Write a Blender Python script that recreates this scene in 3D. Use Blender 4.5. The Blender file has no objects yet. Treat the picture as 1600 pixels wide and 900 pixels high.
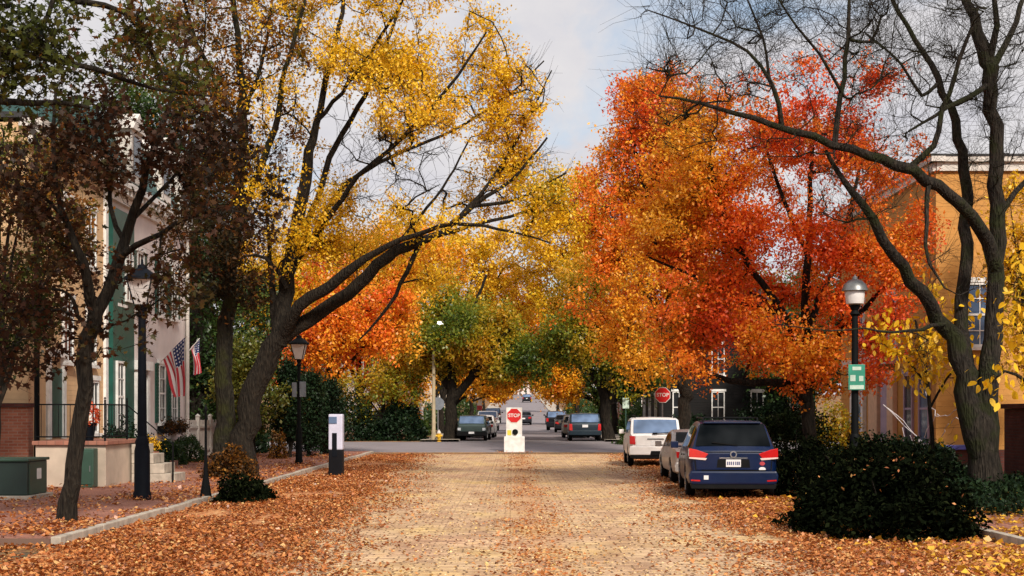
import bpy, bmesh, math, random
import numpy as np
from mathutils import Vector, Matrix, noise as mnoise

R = math.radians
FPX = 2150.0      # focal length of the view in photo pixels (1600 wide)
CAMH = 1.9
HOR = 645.0
rng = np.random.default_rng(11)
random.seed(5)
SC = bpy.context.scene
COL = SC.collection

# ---------------------------------------------------------------- helpers
ZP = [(-80, 0), (58, 0), (64, .02), (77, .27), (126, .33), (165, .78), (220, 2.1), (307, 4.6), (430, 7.6), (480, 8.1), (900, 8.4), (3000, 8.5)]
ZY = np.array([p[0] for p in ZP], float)
ZZ = np.array([p[1] for p in ZP], float)


def gz(y):
    return float(np.interp(y, ZY, ZZ))


def W(px, py, d):
    """World point seen at pixel (px, py) of the photograph at depth d."""
    return Vector(((px - 800) / FPX * d, d, CAMH - (py - HOR) / FPX * d))


def depth(py, z=0.0):
    return FPX * (CAMH - z) / (py - HOR)


def tag(o, label=None, cat=None, group=None, kind=None):
    if label: o['label'] = label
    if cat: o['category'] = cat
    if group: o['group'] = group
    if kind: o['kind'] = kind
    return o


def thing(name, label, cat, loc=(0, 0, 0), rz=0.0, group=None):
    o = bpy.data.objects.new(name, None)
    o.empty_display_size = .3
    COL.objects.link(o)
    o.location = loc
    o.rotation_euler = (0, 0, rz)
    return tag(o, label, cat, group)


class MB:
    def __init__(s):
        s.v = []; s.f = []

    def add(s, vs, fs):
        n = len(s.v)
        s.v += [tuple(v) for v in vs]
        s.f += [tuple(i + n for i in f) for f in fs]
        return s

    def box(s, x0, x1, y0, y1, z0, z1, rot=None, piv=None):
        if x0 > x1: x0, x1 = x1, x0
        if y0 > y1: y0, y1 = y1, y0
        vs = [(x, y, z) for z in (z0, z1) for y in (y0, y1) for x in (x0, x1)]
        if rot is not None:
            p = Vector(piv or ((x0 + x1) / 2, (y0 + y1) / 2, (z0 + z1) / 2))
            vs = [tuple(rot @ (Vector(v) - p) + p) for v in vs]
        return s.add(vs, [(0, 2, 3, 1), (4, 5, 7, 6), (0, 1, 5, 4), (2, 6, 7, 3), (0, 4, 6, 2), (1, 3, 7, 5)])

    def lathe(s, prof, c=(0, 0, 0), n=16, axis='z'):
        """prof: [(r, h)] bottom to top."""
        vs = []; fs = []
        for r, h in prof:
            for k in range(n):
                a = 2 * math.pi * k / n
                p = (r * math.cos(a), r * math.sin(a), h)
                if axis == 'x': p = (p[2], p[0], p[1])
                if axis == 'y': p = (p[1], p[2], p[0])
                vs.append((p[0] + c[0], p[1] + c[1], p[2] + c[2]))
        for i in range(len(prof) - 1):
            for k in range(n):
                k2 = (k + 1) % n
                fs.append((i * n + k, i * n + k2, (i + 1) * n + k2, (i + 1) * n + k))
        fs.append(tuple(range(n - 1, -1, -1)))
        fs.append(tuple(range((len(prof) - 1) * n, len(prof) * n)))
        return s.add(vs, fs)

    def tube(s, pts, r, n=8):
        pts = [Vector(p) for p in pts]
        rr = r if isinstance(r, (list, tuple)) else [r] * len(pts)
        vs = []; fs = []
        ref = Vector((0.31, .17, .93))
        for i, p in enumerate(pts):
            t = (pts[min(i + 1, len(pts) - 1)] - pts[max(i - 1, 0)]).normalized()
            rf = ref if abs(t.dot(ref)) < .95 else Vector((1, 0, 0))
            a = t.cross(rf).normalized(); b = t.cross(a)
            for k in range(n):
                an = 2 * math.pi * k / n
                vs.append(p + (a * math.cos(an) + b * math.sin(an)) * rr[i])
        for i in range(len(pts) - 1):
            for k in range(n):
                k2 = (k + 1) % n
                fs.append((i * n + k, i * n + k2, (i + 1) * n + k2, (i + 1) * n + k))
        fs.append(tuple(range(n - 1, -1, -1)))
        fs.append(tuple(range((len(pts) - 1) * n, len(pts) * n)))
        return s.add(vs, fs)

    def prism(s, poly, a0, a1, axis='y'):
        """poly: 2D outline; extruded from a0 to a1 along axis."""
        n = len(poly)

        def P(p, a):
            return {'y': (p[0], a, p[1]), 'x': (a, p[0], p[1]), 'z': (p[0], p[1], a)}[axis]
        vs = [P(p, a0) for p in poly] + [P(p, a1) for p in poly]
        fs = [tuple(range(n)), tuple(range(2 * n - 1, n - 1, -1))]
        fs += [(i, i + n, (i + 1) % n + n, (i + 1) % n) for i in range(n)]
        return s.add(vs, fs)

    def build(s, name, m, parent=None, bevel=0, smooth=False, world=True):
        me = bpy.data.meshes.new(name)
        off = Vector((0, 0, 0))
        if parent is not None and world:
            q = parent
            while q is not None:
                off += q.location
                q = q.parent
        me.from_pydata([tuple(Vector(v) - off) for v in s.v], [], s.f)
        bm = bmesh.new(); bm.from_mesh(me)
        bmesh.ops.recalc_face_normals(bm, faces=bm.faces)
        if bevel:
            es = [e for e in bm.edges if e.is_manifold and e.calc_face_angle(0) > .5]
            bmesh.ops.bevel(bm, geom=es, offset=bevel, segments=2, profile=.6, affect='EDGES', clamp_overlap=True)
        bm.to_mesh(me); bm.free()
        if smooth:
            me.polygons.foreach_set('use_smooth', [True] * len(me.polygons))
            if smooth == 'auto':
                me.set_sharp_from_angle(angle=R(35))
        o = bpy.data.objects.new(name, me)
        COL.objects.link(o)
        if m: me.materials.append(m)
        if parent is not None: o.parent = parent
        return o


def np_mesh(name, V, F, m, parent=None, smooth=False, lv=None):
    """V (n,3), F (k,q) constant-size faces."""
    me = bpy.data.meshes.new(name)
    V = np.asarray(V, np.float32); F = np.asarray(F, np.int32)
    k, q = F.shape
    me.vertices.add(len(V)); me.vertices.foreach_set('co', V.ravel())
    me.loops.add(k * q); me.loops.foreach_set('vertex_index', F.ravel())
    me.polygons.add(k)
    me.polygons.foreach_set('loop_start', np.arange(0, k * q, q, dtype=np.int32))
    if smooth: me.polygons.foreach_set('use_smooth', np.ones(k, bool))
    if lv is not None:
        at = me.attributes.new('lv', 'FLOAT', 'FACE')
        at.data.foreach_set('value', np.asarray(lv, np.float32))
    me.update(calc_edges=True)
    o = bpy.data.objects.new(name, me)
    COL.objects.link(o)
    me.materials.append(m)
    if parent is not None: o.parent = parent
    return o


def text_mesh(body, size, m, name, parent, loc, rot, extrude=.002):
    cu = bpy.data.curves.new(name, 'FONT')
    cu.body = body; cu.size = size; cu.extrude = extrude
    cu.align_x = 'CENTER'; cu.align_y = 'CENTER'
    cu.offset = size * .025
    t = bpy.data.objects.new(name + '_tmp', cu)
    COL.objects.link(t)
    dg = bpy.context.evaluated_depsgraph_get()
    me = bpy.data.meshes.new_from_object(t.evaluated_get(dg))
    bpy.data.objects.remove(t); bpy.data.curves.remove(cu)
    me.name = name
    me.materials.clear(); me.materials.append(m)
    o = bpy.data.objects.new(name, me)
    COL.objects.link(o)
    o.parent = parent; o.location = loc; o.rotation_euler = rot
    return o


def copy_tree(o, parent=None, remap=None):
    c = o.copy(); COL.objects.link(c)
    c.parent = parent
    if remap and o.type == 'MESH':
        for i, sl in enumerate(c.material_slots):
            if sl.material and sl.material.name in remap:
                mm = remap[sl.material.name]
                sl.link = 'OBJECT'; sl.material = mm
    for ch in list(o.children): copy_tree(ch, c, remap)
    return c


# ---------------------------------------------------------------- materials
class NT:
    def __init__(s, name):
        s.m = bpy.data.materials.new(name); s.m.use_nodes = True
        s.t = s.m.node_tree; s.t.nodes.clear()
        s.out = s.t.nodes.new('ShaderNodeOutputMaterial')

    def n(s, typ, ins=None, **kw):
        nd = s.t.nodes.new('ShaderNode' + typ)
        for k, v in kw.items(): setattr(nd, k, v)
        for k, v in (ins or {}).items():
            if isinstance(v, bpy.types.NodeSocket): s.t.links.new(v, nd.inputs[k])
            else: nd.inputs[k].default_value = v
        return nd

    def link(s, a, b): s.t.links.new(a, b)

    def coord(s, scale=(1, 1, 1)):
        tc = s.n('TexCoord')
        mp = s.n('Mapping', {'Vector': tc.outputs['Object'], 'Scale': scale})
        return mp.outputs[0]

    def noise(s, vec, scale, detail=4, rough=.55, out='Fac'):
        return s.n('TexNoise', {'Vector': vec, 'Scale': scale, 'Detail': detail, 'Roughness': rough}).outputs[out]

    def ramp(s, fac, stops, interp='LINEAR'):
        nd = s.n('ValToRGB', {'Fac': fac})
        cr = nd.color_ramp; cr.interpolation = interp
        while len(cr.elements) < len(stops): cr.elements.new(.5)
        for e, (p, c) in zip(cr.elements, stops):
            e.position = p; e.color = (*c, 1) if len(c) == 3 else c
        return nd.outputs[0]

    def mix(s, f, a, b, blend='MIX'):
        nd = s.n('Mix', data_type='RGBA', blend_type=blend)
        for sock, v in ((nd.inputs['Factor'], f), (nd.inputs[6], a), (nd.inputs[7], b)):
            if isinstance(v, bpy.types.NodeSocket): s.t.links.new(v, sock)
            else: sock.default_value = (*v, 1) if isinstance(v, tuple) and len(v) == 3 else v
        return nd.outputs[2]

    def math(s, op, a, b=0.0, c=None):
        ins = {0: a, 1: b}
        if c is not None: ins[2] = c
        return s.n('Math', ins, operation=op).outputs[0]

    def principled(s, col, rough=.7, bump=None, bstr=.3, bdist=.02, **kw):
        ins = {'Roughness': rough}
        ins['Base Color'] = (*col, 1) if isinstance(col, tuple) and len(col) == 3 else col
        for k, v in kw.items(): ins[k.replace('_', ' ')] = v
        p = s.n('BsdfPrincipled', ins)
        if bump is not None:
            b = s.n('Bump', {'Height': bump, 'Strength': bstr, 'Distance': bdist})
            s.link(b.outputs[0], p.inputs['Normal'])
        s.link(p.outputs[0], s.out.inputs['Surface'])
        return s.m


def plain(name, c, rough=.6, var=.25, scale=6, bstr=.1, metal=0.0, coat=0.0, spec=.5):
    """Slightly mottled paint / metal / plaster."""
    t = NT(name)
    v = t.coord()
    f = t.noise(v, scale, 5)
    dark = tuple(x * (1 - var) for x in c); lite = tuple(min(1, x * (1 + var * .6)) for x in c)
    col = t.ramp(f, [(.3, dark), (.7, lite)])
    return t.principled(col, rough, t.noise(v, scale * 6, 3), bstr, .005, Metallic=metal, Coat_Weight=coat, Specular_IOR_Level=spec)


def uvz(t):
    """Vector (x + y, z) for walls whichever way they face."""
    tc = t.n('TexCoord')
    sp = t.n('SeparateXYZ', {0: tc.outputs['Object']})
    a = t.math('ADD', sp.outputs[0], sp.outputs[1])
    return t.n('CombineXYZ', {0: a, 1: sp.outputs[2]}).outputs[0], sp


def brick_mat(name, c1, c2, mortar, bw=.22, bh=.075, flat=False):
    t = NT(name)
    if flat:
        vec = t.coord()
    else:
        vec, _ = uvz(t)
    b = t.n('TexBrick', {'Vector': vec, 'Color1': (*c1, 1), 'Color2': (*c2, 1), 'Mortar': (*mortar, 1), 'Scale': 1.0,
                         'Mortar Size': .008, 'Brick Width': bw, 'Row Height': bh, 'Bias': 0.0})
    n = t.noise(vec, 1.3, 5)
    col = t.mix(t.ramp(n, [(.35, (.0,) * 3), (.7, (.55,) * 3)]), b.outputs['Color'], tuple(x * .45 for x in c1))
    inv = t.math('SUBTRACT', 1.0, b.outputs['Fac'])
    return t.principled(col, .9, inv, .5, .012, Specular_IOR_Level=.2)


def siding_mat(name, c, pitch=.13):
    t = NT(name)
    vec, sp = uvz(t)
    fr = t.math('FRACT', t.math('DIVIDE', sp.outputs[2], pitch))
    n = t.noise(vec, 2.2, 5)
    col = t.ramp(n, [(.3, tuple(x * .8 for x in c)), (.7, c)])
    h = t.math('SUBTRACT', 1.0, fr)
    return t.principled(col, .75, h, 1.0, .022, Specular_IOR_Level=.15)


def leaf_mat(name, stops, transl=.4, gloss=.06):
    """stops: palette along the leaf attribute lv 0..1."""
    t = NT(name)
    at = t.n('Attribute', attribute_name='lv')
    col = t.ramp(at.outputs['Fac'], stops)
    d = t.n('BsdfDiffuse', {'Color': col})
    tr = t.n('BsdfTranslucent', {'Color': col})
    mx = t.n('MixShader', {0: transl, 1: d.outputs[0], 2: tr.outputs[0]})
    if gloss:
        g = t.n('BsdfGlossy', {'Roughness': .45, 'Color': (1, 1, 1, 1)})
        mx = t.n('MixShader', {0: gloss * .5, 1: mx.outputs[0], 2: g.outputs[0]})
    t.link(mx.outputs[0], t.out.inputs['Surface'])
    return t.m


def bark_mat(name, c1, c2, moss=None):
    t = NT(name)
    v = t.coord((1, 1, .22))
    n = t.noise(v, 14, 6, .65)
    col = t.ramp(n, [(.32, c1), (.68, c2)])
    if moss:
        m = t.ramp(t.noise(t.coord(), 1.7, 4), [(.48, (0, 0, 0)), (.62, (1, 1, 1))])
        col = t.mix(m, col, moss)
    n2 = t.n('TexVoronoi', {'Vector': t.coord((1, 1, .16)), 'Scale': 26.0}).outputs['Distance']
    return t.principled(col, .95, t.math('ADD', n, n2), 1.0, .06, Specular_IOR_Level=.2)


def glass_mat(name, c=(.008, .011, .014), rough=.06, spec=.45):
    t = NT(name)
    v = t.coord()
    col = t.ramp(t.noise(v, 1.4, 2), [(.35, c), (.75, tuple(x * 2.2 + .01 for x in c))])
    return t.principled(col, rough, t.noise(v, 1.1, 2), .05, .02, Specular_IOR_Level=spec)


def ramp_of(cols):
    n = len(cols)
    return [(i / (n - 1), c) for i, c in enumerate(cols)]


M = {}
# ---------------------------------------------------------------- camera, sky, sun
cam = bpy.data.cameras.new('camera')
cam.sensor_width = 36.0
cam.lens = 36.0 * FPX / 1600
cam.shift_y = (HOR - 450) / 1600
cam.clip_end = 6000
co = bpy.data.objects.new('camera', cam)
COL.objects.link(co)
co.location = (0, 0, CAMH); co.rotation_euler = (R(90), 0, 0)
SC.camera = co

SUN_EL, SUN_AZ = 40, 158      # azimuth clockwise from +y (ahead)
sd = Vector((math.sin(R(SUN_AZ)) * math.cos(R(SUN_EL)), math.cos(R(SUN_AZ)) * math.cos(R(SUN_EL)), math.sin(R(SUN_EL))))
sl = bpy.data.lights.new('sun', 'SUN')
sl.energy = 1.5; sl.angle = R(11); sl.color = (1.0, .93, .82)
so = bpy.data.objects.new('sun', sl); COL.objects.link(so)
so.rotation_euler = (-sd).to_track_quat('-Z', 'Y').to_euler()
so.location = (0, -20, 60)

w = bpy.data.worlds.new('World'); SC.world = w
w.use_nodes = True
t = w.node_tree; t.nodes.clear()


def wn(typ, ins=None, **kw):
    nd = t.nodes.new('ShaderNode' + typ)
    for k, v in kw.items(): setattr(nd, k, v)
    for k, v in (ins or {}).items():
        if isinstance(v, bpy.types.NodeSocket): t.links.new(v, nd.inputs[k])
        else: nd.inputs[k].default_value = v
    return nd


sky = wn('TexSky', sky_type='NISHITA', sun_disc=False, sun_elevation=R(SUN_EL), sun_rotation=R(SUN_AZ), dust_density=.6, ozone_density=1.6)
tc = wn('TexCoord')
sp = wn('SeparateXYZ', {0: tc.outputs['Generated']})
zz = wn('Math', {0: sp.outputs[2], 1: .16}, operation='ADD').outputs[0]
zz = wn('Math', {0: zz, 1: .05}, operation='MAXIMUM').outputs[0]
ux = wn('Math', {0: sp.outputs[0], 1: zz}, operation='DIVIDE').outputs[0]
uy = wn('Math', {0: sp.outputs[1], 1: zz}, operation='DIVIDE').outputs[0]
cv = wn('CombineXYZ', {0: ux, 1: uy, 2: 0.0}).outputs[0]
mp = wn('Mapping', {'Vector': cv, 'Location': (3.1, 1.7, 0), 'Scale': (1.25, .8, 1)}).outputs[0]
n1 = wn('TexNoise', {'Vector': mp, 'Scale': 1.35, 'Detail': 7, 'Roughness': .56, 'Distortion': .35}).outputs['Fac']
rm = wn('ValToRGB', {'Fac': n1})
rm.color_ramp.elements[0].position = .31; rm.color_ramp.elements[0].color = (0, 0, 0, 1)
rm.color_ramp.elements[1].position = .47; rm.color_ramp.elements[1].color = (1, 1, 1, 1)
n2 = wn('TexNoise', {'Vector': mp, 'Scale': 2.6, 'Detail': 6, 'Roughness': .6}).outputs['Fac']
cl = wn('ValToRGB', {'Fac': n2})
cl.color_ramp.elements[0].position = .3; cl.color_ramp.elements[0].color = (.8, .79, .86, 1)
cl.color_ramp.elements[1].position = .66; cl.color_ramp.elements[1].color = (1.0, .965, .96, 1)
CLOUD = 2.55
cm = wn('Mix', {'Factor': 1.0, 6: cl.outputs[0], 7: (CLOUD, CLOUD, CLOUD, 1)}, data_type='RGBA', blend_type='MULTIPLY')
sb = wn('Mix', {'Factor': 1.0, 6: sky.outputs[0], 7: (.5, .48, .44, 1)}, data_type='RGBA', blend_type='MULTIPLY')
mx = wn('Mix', {'Factor': rm.outputs[0], 6: sb.outputs[2], 7: cm.outputs[2]}, data_type='RGBA')
bg = wn('Background', {'Color': mx.outputs[2], 'Strength': .1})
wo = wn('OutputWorld', {'Surface': bg.outputs[0]})

SC.view_settings.view_transform = 'Standard'
SC.view_settings.look = 'None'
SC.view_settings.exposure = 1.7
SC.view_settings.gamma = 1
SC.view_settings.use_curve_mapping = False
SC.cycles.use_denoising = True
SC.cycles.max_bounces = 6; SC.cycles.diffuse_bounces = 3; SC.cycles.glossy_bounces = 3
SC.cycles.transmission_bounces = 4; SC.cycles.transparent_max_bounces = 4
SC.cycles.caustics_reflective = False; SC.cycles.caustics_refractive = False
SC.cycles.sample_clamp_indirect = 4

# ---------------------------------------------------------------- materials
M['bark'] = bark_mat('bark_dark', (.006, .0045, .0035), (.034, .026, .018))
M['bark_moss'] = bark_mat('bark_mossy', (.006, .005, .004), (.034, .028, .018), (.03, .03, .009))
M['bark_grey'] = bark_mat('bark_greyish', (.007, .0055, .0045), (.045, .035, .026), (.022, .024, .008))
M['black_iron'] = plain('black_iron', (.004, .0045, .005), .65, .3, spec=.12)
M['navy_iron'] = plain('blue_black_iron', (.0035, .005, .009), .65, .3, spec=.12)
M['stone'] = plain('kerb_granite', (.42, .36, .29), .85, .35, 5, .4)
M['cream'] = plain('cream_stucco', (.5, .4, .31), .8, .2, 2, .2)
M['white_wall'] = plain('white_painted_brick', (.66, .58, .55), .75, .12, 1.6, .3)
M['white'] = plain('white_paint', (.76, .74, .71), .55, .2, 4, .1)
M['offwhite'] = plain('old_white_paint', (.6, .55, .5), .6, .2, 3, .1)
M['green_paint'] = plain('dark_green_shutter', (.008, .075, .055), .45, .3, 4)
M['box_green'] = plain('utility_green', (.03, .075, .05), .5, .3, 2, .1)
M['box_dark'] = plain('utility_dark_green', (.012, .03, .024), .5, .3, 2, .1)
M['slate'] = plain('roof_slate_green', (.03, .09, .085), .6, .5, 7, .3)
M['roof_dark'] = plain('roof_dark', (.03, .028, .03), .8, .4, 6, .3)
M['tan_wall'] = siding_mat('ochre_clapboard', (.5, .24, .065), .16)
M['peach'] = siding_mat('peach_clapboard', (.62, .4, .22), .14)
M['peach_trim'] = plain('peach_trim', (.66, .42, .27), .6, .15)
M['lavender_trim'] = plain('lavender_trim', (.4, .31, .42), .6, .15)
M['blue_trim'] = plain('blue_tarp', (.05, .05, .28), .4, .4, 5, .2)
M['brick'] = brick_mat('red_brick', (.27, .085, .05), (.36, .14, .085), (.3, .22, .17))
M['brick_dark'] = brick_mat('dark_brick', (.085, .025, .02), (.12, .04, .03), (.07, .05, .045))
M['brick_path'] = brick_mat('brick_paving', (.3, .12, .085), (.42, .19, .13), (.16, .1, .075), .2, .1, flat=True)
M['dark_wall'] = siding_mat('dark_clapboard', (.009, .008, .008), .16)
M['glass'] = glass_mat('window_glass')
M['glass_blue'] = glass_mat('window_glass_blue', (.05, .08, .14))
M['red_sign'] = plain('sign_red', (.58, .012, .014), .35, .08)
M['sign_back'] = plain('sign_back_grey', (.2, .22, .25), .45, .2, metal=.3)
M['sign_green'] = plain('sign_green', (.03, .26, .17), .4, .2)
M['sign_pale'] = plain('sign_pale_green', (.5, .62, .52), .45, .15)
M['concrete'] = plain('pole_concrete', (.4, .32, .2), .8, .25, 3, .3)
M['hydrant'] = plain('hydrant_yellow', (.72, .42, .02), .4, .2)
M['grey_metal'] = plain('grey_metal', (.22, .22, .22), .4, .2, metal=.5)
M['dark_rubber'] = plain('rubber', (.012, .012, .013), .85, .3)
M['yellow'] = plain('yellow_reflector', (.7, .6, .08), .4, .15)
M['frost'] = plain('frosted_glass', (.62, .58, .56), .3, .08)
M['web'] = plain('white_web_fibre', (.6, .56, .58), .9, .1)
M['terracotta'] = plain('terracotta', (.26, .1, .06), .8, .3)
M['flower'] = plain('orange_flowers', (.75, .3, .02), .8, .4, 20)
M['kiosk_white'] = plain('kiosk_white', (.55, .55, .68), .35, .12, 3)
M['kiosk_dark'] = plain('kiosk_dark', (.004, .004, .006), .6, .3, 3, spec=.15)
M['banner_red'] = plain('banner_red', (.45, .06, .07), .8, .2)

# ---- ground
t_ = NT('ground_earth')
v = t_.coord()
vo = t_.n('TexVoronoi', {'Vector': v, 'Scale': 11.0})
lc = t_.ramp(vo.outputs['Color'], [(.1, (.1, .045, .02)), (.35, (.24, .09, .03)), (.6, (.33, .14, .04)), (.85, (.4, .23, .06))])
gcol = t_.ramp(t_.noise(v, .35, 5), [(.4, (.04, .045, .015)), (.65, (.1, .06, .03))])
M['ground'] = t_.principled(t_.mix(t_.ramp(t_.noise(v, .9, 5), [(.35, (0,) * 3), (.6, (1,) * 3)]), gcol, lc), .95, vo.outputs['Distance'], .6, .03)

t_ = NT('asphalt')
v = t_.coord()
n = t_.noise(v, .5, 6, .6); n9 = t_.noise(v, 60, 3)
ac = t_.mix(.35, t_.ramp(n, [(.3, (.165, .14, .15)), (.7, (.25, .215, .225))]), t_.ramp(n9, [(.3, (.12, .1, .1)), (.7, (.3, .26, .26))]))
M['asphalt'] = t_.principled(ac, .85, n9, .3, .01)

# cobbles: setts in courses across the road, half buried in leaf crumbs
t_ = NT('cobbles')
v = t_.coord()
wob = t_.noise(v, 3.4, 4, .65, out='Color')
vw = t_.n('MixRGB', {0: .07, 1: v, 2: wob}, blend_type='ADD').outputs[0]
bk = t_.n('TexBrick', {'Vector': vw, 'Color1': (.76, .57, .38, 1), 'Color2': (.5, .35, .24, 1), 'Mortar': (.2, .12, .07, 1), 'Scale': 1.0,
                       'Mortar Size': .018, 'Brick Width': .27, 'Row Height': .17, 'Mortar Smooth': .6})
bk.offset = .37; bk.squash = .8; bk.squash_frequency = 3
tint = t_.ramp(t_.noise(v, .42, 5, .6), [(.3, (1.0, .84, .74)), (.5, (1, .93, .8)), (.7, (1.1, 1.0, .62))])
bc = t_.mix(1.0, bk.outputs['Color'], tint, 'MULTIPLY')
vl = t_.n('TexVoronoi', {'Vector': v, 'Scale': 15.0, 'Randomness': 1.0})
leafc = t_.ramp(vl.outputs['Color'], [(.08, (.16, .05, .018)), (.3, (.38, .11, .025)), (.5, (.5, .17, .045)), (.7, (.56, .25, .09)), (.9, (.62, .37, .15))])
crumb = t_.ramp(t_.noise(v, 9, 5, .7), [(.50, (0,) * 3), (.60, (1,) * 3)])
tan_leaf = t_.ramp(vl.outputs['Color'], [(.1, (.4, .22, .09)), (.4, (.7, .49, .26)), (.7, (.78, .55, .26)), (.9, (.72, .53, .14))])
bc = t_.mix(t_.mix(.42, (0, 0, 0), crumb), bc, tan_leaf)
blot = t_.ramp(t_.noise(t_.coord((.7, 1.6, 1)), 2.3, 5, .7), [(.36, (.62, .57, .58)), (.52, (1,) * 3)])
bc = t_.mix(.7, bc, blot, 'MULTIPLY')
fleck = t_.ramp(t_.noise(t_.coord((1, 1.5, 1)), 13, 4, .7), [(.31, (.45, .35, .3)), (.41, (1,) * 3)])
bc = t_.mix(.8, bc, fleck, 'MULTIPLY')
stain = t_.ramp(t_.noise(t_.coord((.35, .12, 1)), 3.0, 4, .6), [(.36, (.78, .7, .68)), (.56, (1,) * 3), (.72, (1.0, .97, .72))])
bc = t_.mix(1.0, bc, stain, 'MULTIPLY')
sx = t_.n('SeparateXYZ', {0: v})
ed = t_.noise(v, .55, 6, .65)
edw = t_.math('MULTIPLY', t_.math('SUBTRACT', ed, .5), 2.7)
ax = t_.math('ABSOLUTE', t_.math('SUBTRACT', sx.outputs[0], .45))
side = t_.math('ADD', ax, edw)
# the drift narrows a little with distance from the camera
lim = t_.math('MULTIPLY_ADD', sx.outputs[1], .025, 2.95)
msk = t_.math('DIVIDE', t_.math('SUBTRACT', side, lim), .9)
cx = t_.math('ABSOLUTE', t_.math('SUBTRACT', sx.outputs[0], .35))
cm_ = t_.math('DIVIDE', t_.math('SUBTRACT', .55, t_.math('ADD', cx, t_.math('MULTIPLY', edw, .38))), .5)
cm_ = t_.math('MULTIPLY', t_.n('Clamp', {0: cm_}).outputs[0], .42)
fine = t_.ramp(t_.noise(v, 6, 5, .75), [(.34, (0,) * 3), (.5, (1,) * 3)])
tot = t_.n('Clamp', {0: t_.math('ADD', t_.n('Clamp', {0: msk}).outputs[0], cm_)}).outputs[0]
tot = t_.math('MULTIPLY', tot, t_.math('MULTIPLY_ADD', fine, .6, .4))
fin = t_.mix(tot, bc, leafc)
hgt = t_.math('ADD', t_.math('MULTIPLY', t_.math('SUBTRACT', 1.0, bk.outputs['Fac']), .8), t_.math('MULTIPLY', t_.noise(v, 22, 4), .8))
M['cobble'] = t_.principled(fin, .82, hgt, .55, .025)

LEAF = {
    'yellow': leaf_mat('leaf_yellow', ramp_of([(.36, .33, .02), (.8, .47, .012), (.92, .56, .014), (.94, .64, .05), (.88, .42, .01)]), .4),
    'orange': leaf_mat('leaf_orange_red', ramp_of([(.7, .08, .035), (.85, .115, .03), (.9, .15, .018), (.9, .22, .018), (.9, .33, .02), (.86, .42, .025)]), .38),
    'amber': leaf_mat('leaf_amber', ramp_of([(.5, .28, .018), (.8, .32, .014), (.9, .42, .014), (.92, .54, .025), (.88, .27, .014)]), .4),
    'olive': leaf_mat('leaf_olive_green', ramp_of([(.04, .075, .01), (.09, .15, .014), (.24, .27, .018), (.5, .37, .02), (.66, .34, .015)]), .5),
    'green': leaf_mat('leaf_green', ramp_of([(.02, .045, .01), (.035, .075, .014), (.06, .11, .018), (.11, .14, .02), (.2, .17, .02)])),
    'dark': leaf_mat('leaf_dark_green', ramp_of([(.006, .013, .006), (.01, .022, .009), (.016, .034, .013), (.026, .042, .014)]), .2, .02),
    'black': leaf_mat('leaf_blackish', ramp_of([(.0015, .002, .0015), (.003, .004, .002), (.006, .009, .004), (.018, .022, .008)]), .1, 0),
    'purple': leaf_mat('leaf_purple_brown', ramp_of([(.016, .011, .007), (.045, .022, .012), (.085, .032, .016), (.05, .05, .014), (.24, .08, .02)]), .35, .02),
    'brown': leaf_mat('leaf_brown', ramp_of([(.025, .018, .008), (.075, .035, .012), (.2, .08, .018), (.45, .19, .02), (.22, .18, .025)]), .4, .02),
    'rustgreen': leaf_mat('leaf_rust_green', ramp_of([(.012, .018, .007), (.05, .06, .012), (.09, .1, .018), (.1, .045, .015), (.36, .13, .02), (.12, .13, .02)]), .4, .02),
    'red': leaf_mat('leaf_red', ramp_of([(.6, .08, .03), (.85, .14, .04), (.88, .22, .04), (.85, .3, .03)]), .5),
    'litter': leaf_mat('leaf_litter', ramp_of([(.14, .045, .016), (.34, .1, .025), (.52, .17, .04), (.6, .26, .08), (.66, .4, .15)]), .15, .1),
    'litter_tan': leaf_mat('leaf_litter_tan', ramp_of([(.36, .19, .08), (.64, .43, .22), (.76, .54, .29), (.8, .56, .18), (.74, .53, .33)]), .15, .1),
    'litter_yellow': leaf_mat('leaf_litter_yellow', ramp_of([(.2, .07, .02), (.45, .2, .03), (.72, .38, .03), (.78, .46, .04)]), .2, .1),
}

# ---------------------------------------------------------------- the ground, roads, kerbs
def strip(name, xs_at, y0, y1, dz, m, ny=60, nx=2):
    """A sheet that follows the terrain; xs_at(y) gives its left and right edge."""
    ys = np.linspace(y0, y1, ny)
    V = []; F = []
    for y in ys:
        a, b = xs_at(y)
        for i in range(nx): V.append((a + (b - a) * i / (nx - 1), y, gz(y) + dz))
    for j in range(ny - 1):
        for i in range(nx - 1):
            k = j * nx + i
            F.append((k, k + 1, k + nx + 1, k + nx))
    o = np_mesh(name, V, F, m)
    return tag(o, kind='structure')


ys = np.concatenate([np.linspace(-60, 56, 30), np.linspace(58, 480, 120), np.linspace(500, 3000, 20)])
xs = np.concatenate([np.linspace(-1500, -60, 14), np.linspace(-50, 50, 21), np.linspace(60, 1500, 14)])
V = [(x, y, gz(y)) for y in ys for x in xs]
nx = len(xs)
F = [(j * nx + i, j * nx + i + 1, (j + 1) * nx + i + 1, (j + 1) * nx + i) for j in range(len(ys) - 1) for i in range(nx - 1)]
tag(np_mesh('ground', V, F, M['ground']), kind='structure')
KL, KR = -6.4, 7.1
strip('cobbled_road', lambda y: (KL, KR), -20, 64.8, .004, M['cobble'], 60)
strip('cross_street', lambda y: (-90, 90), 64.8, 77, .006, M['asphalt'], 14)


def far_edges(y):
    s = max(0.0, min(1.0, (y - 77) / 350))
    return (-3.0 + 1.6 * s, 5.25 + 1.75 * s)


strip('far_road', far_edges, 77, 520, .008, M['asphalt'], 160)

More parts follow.
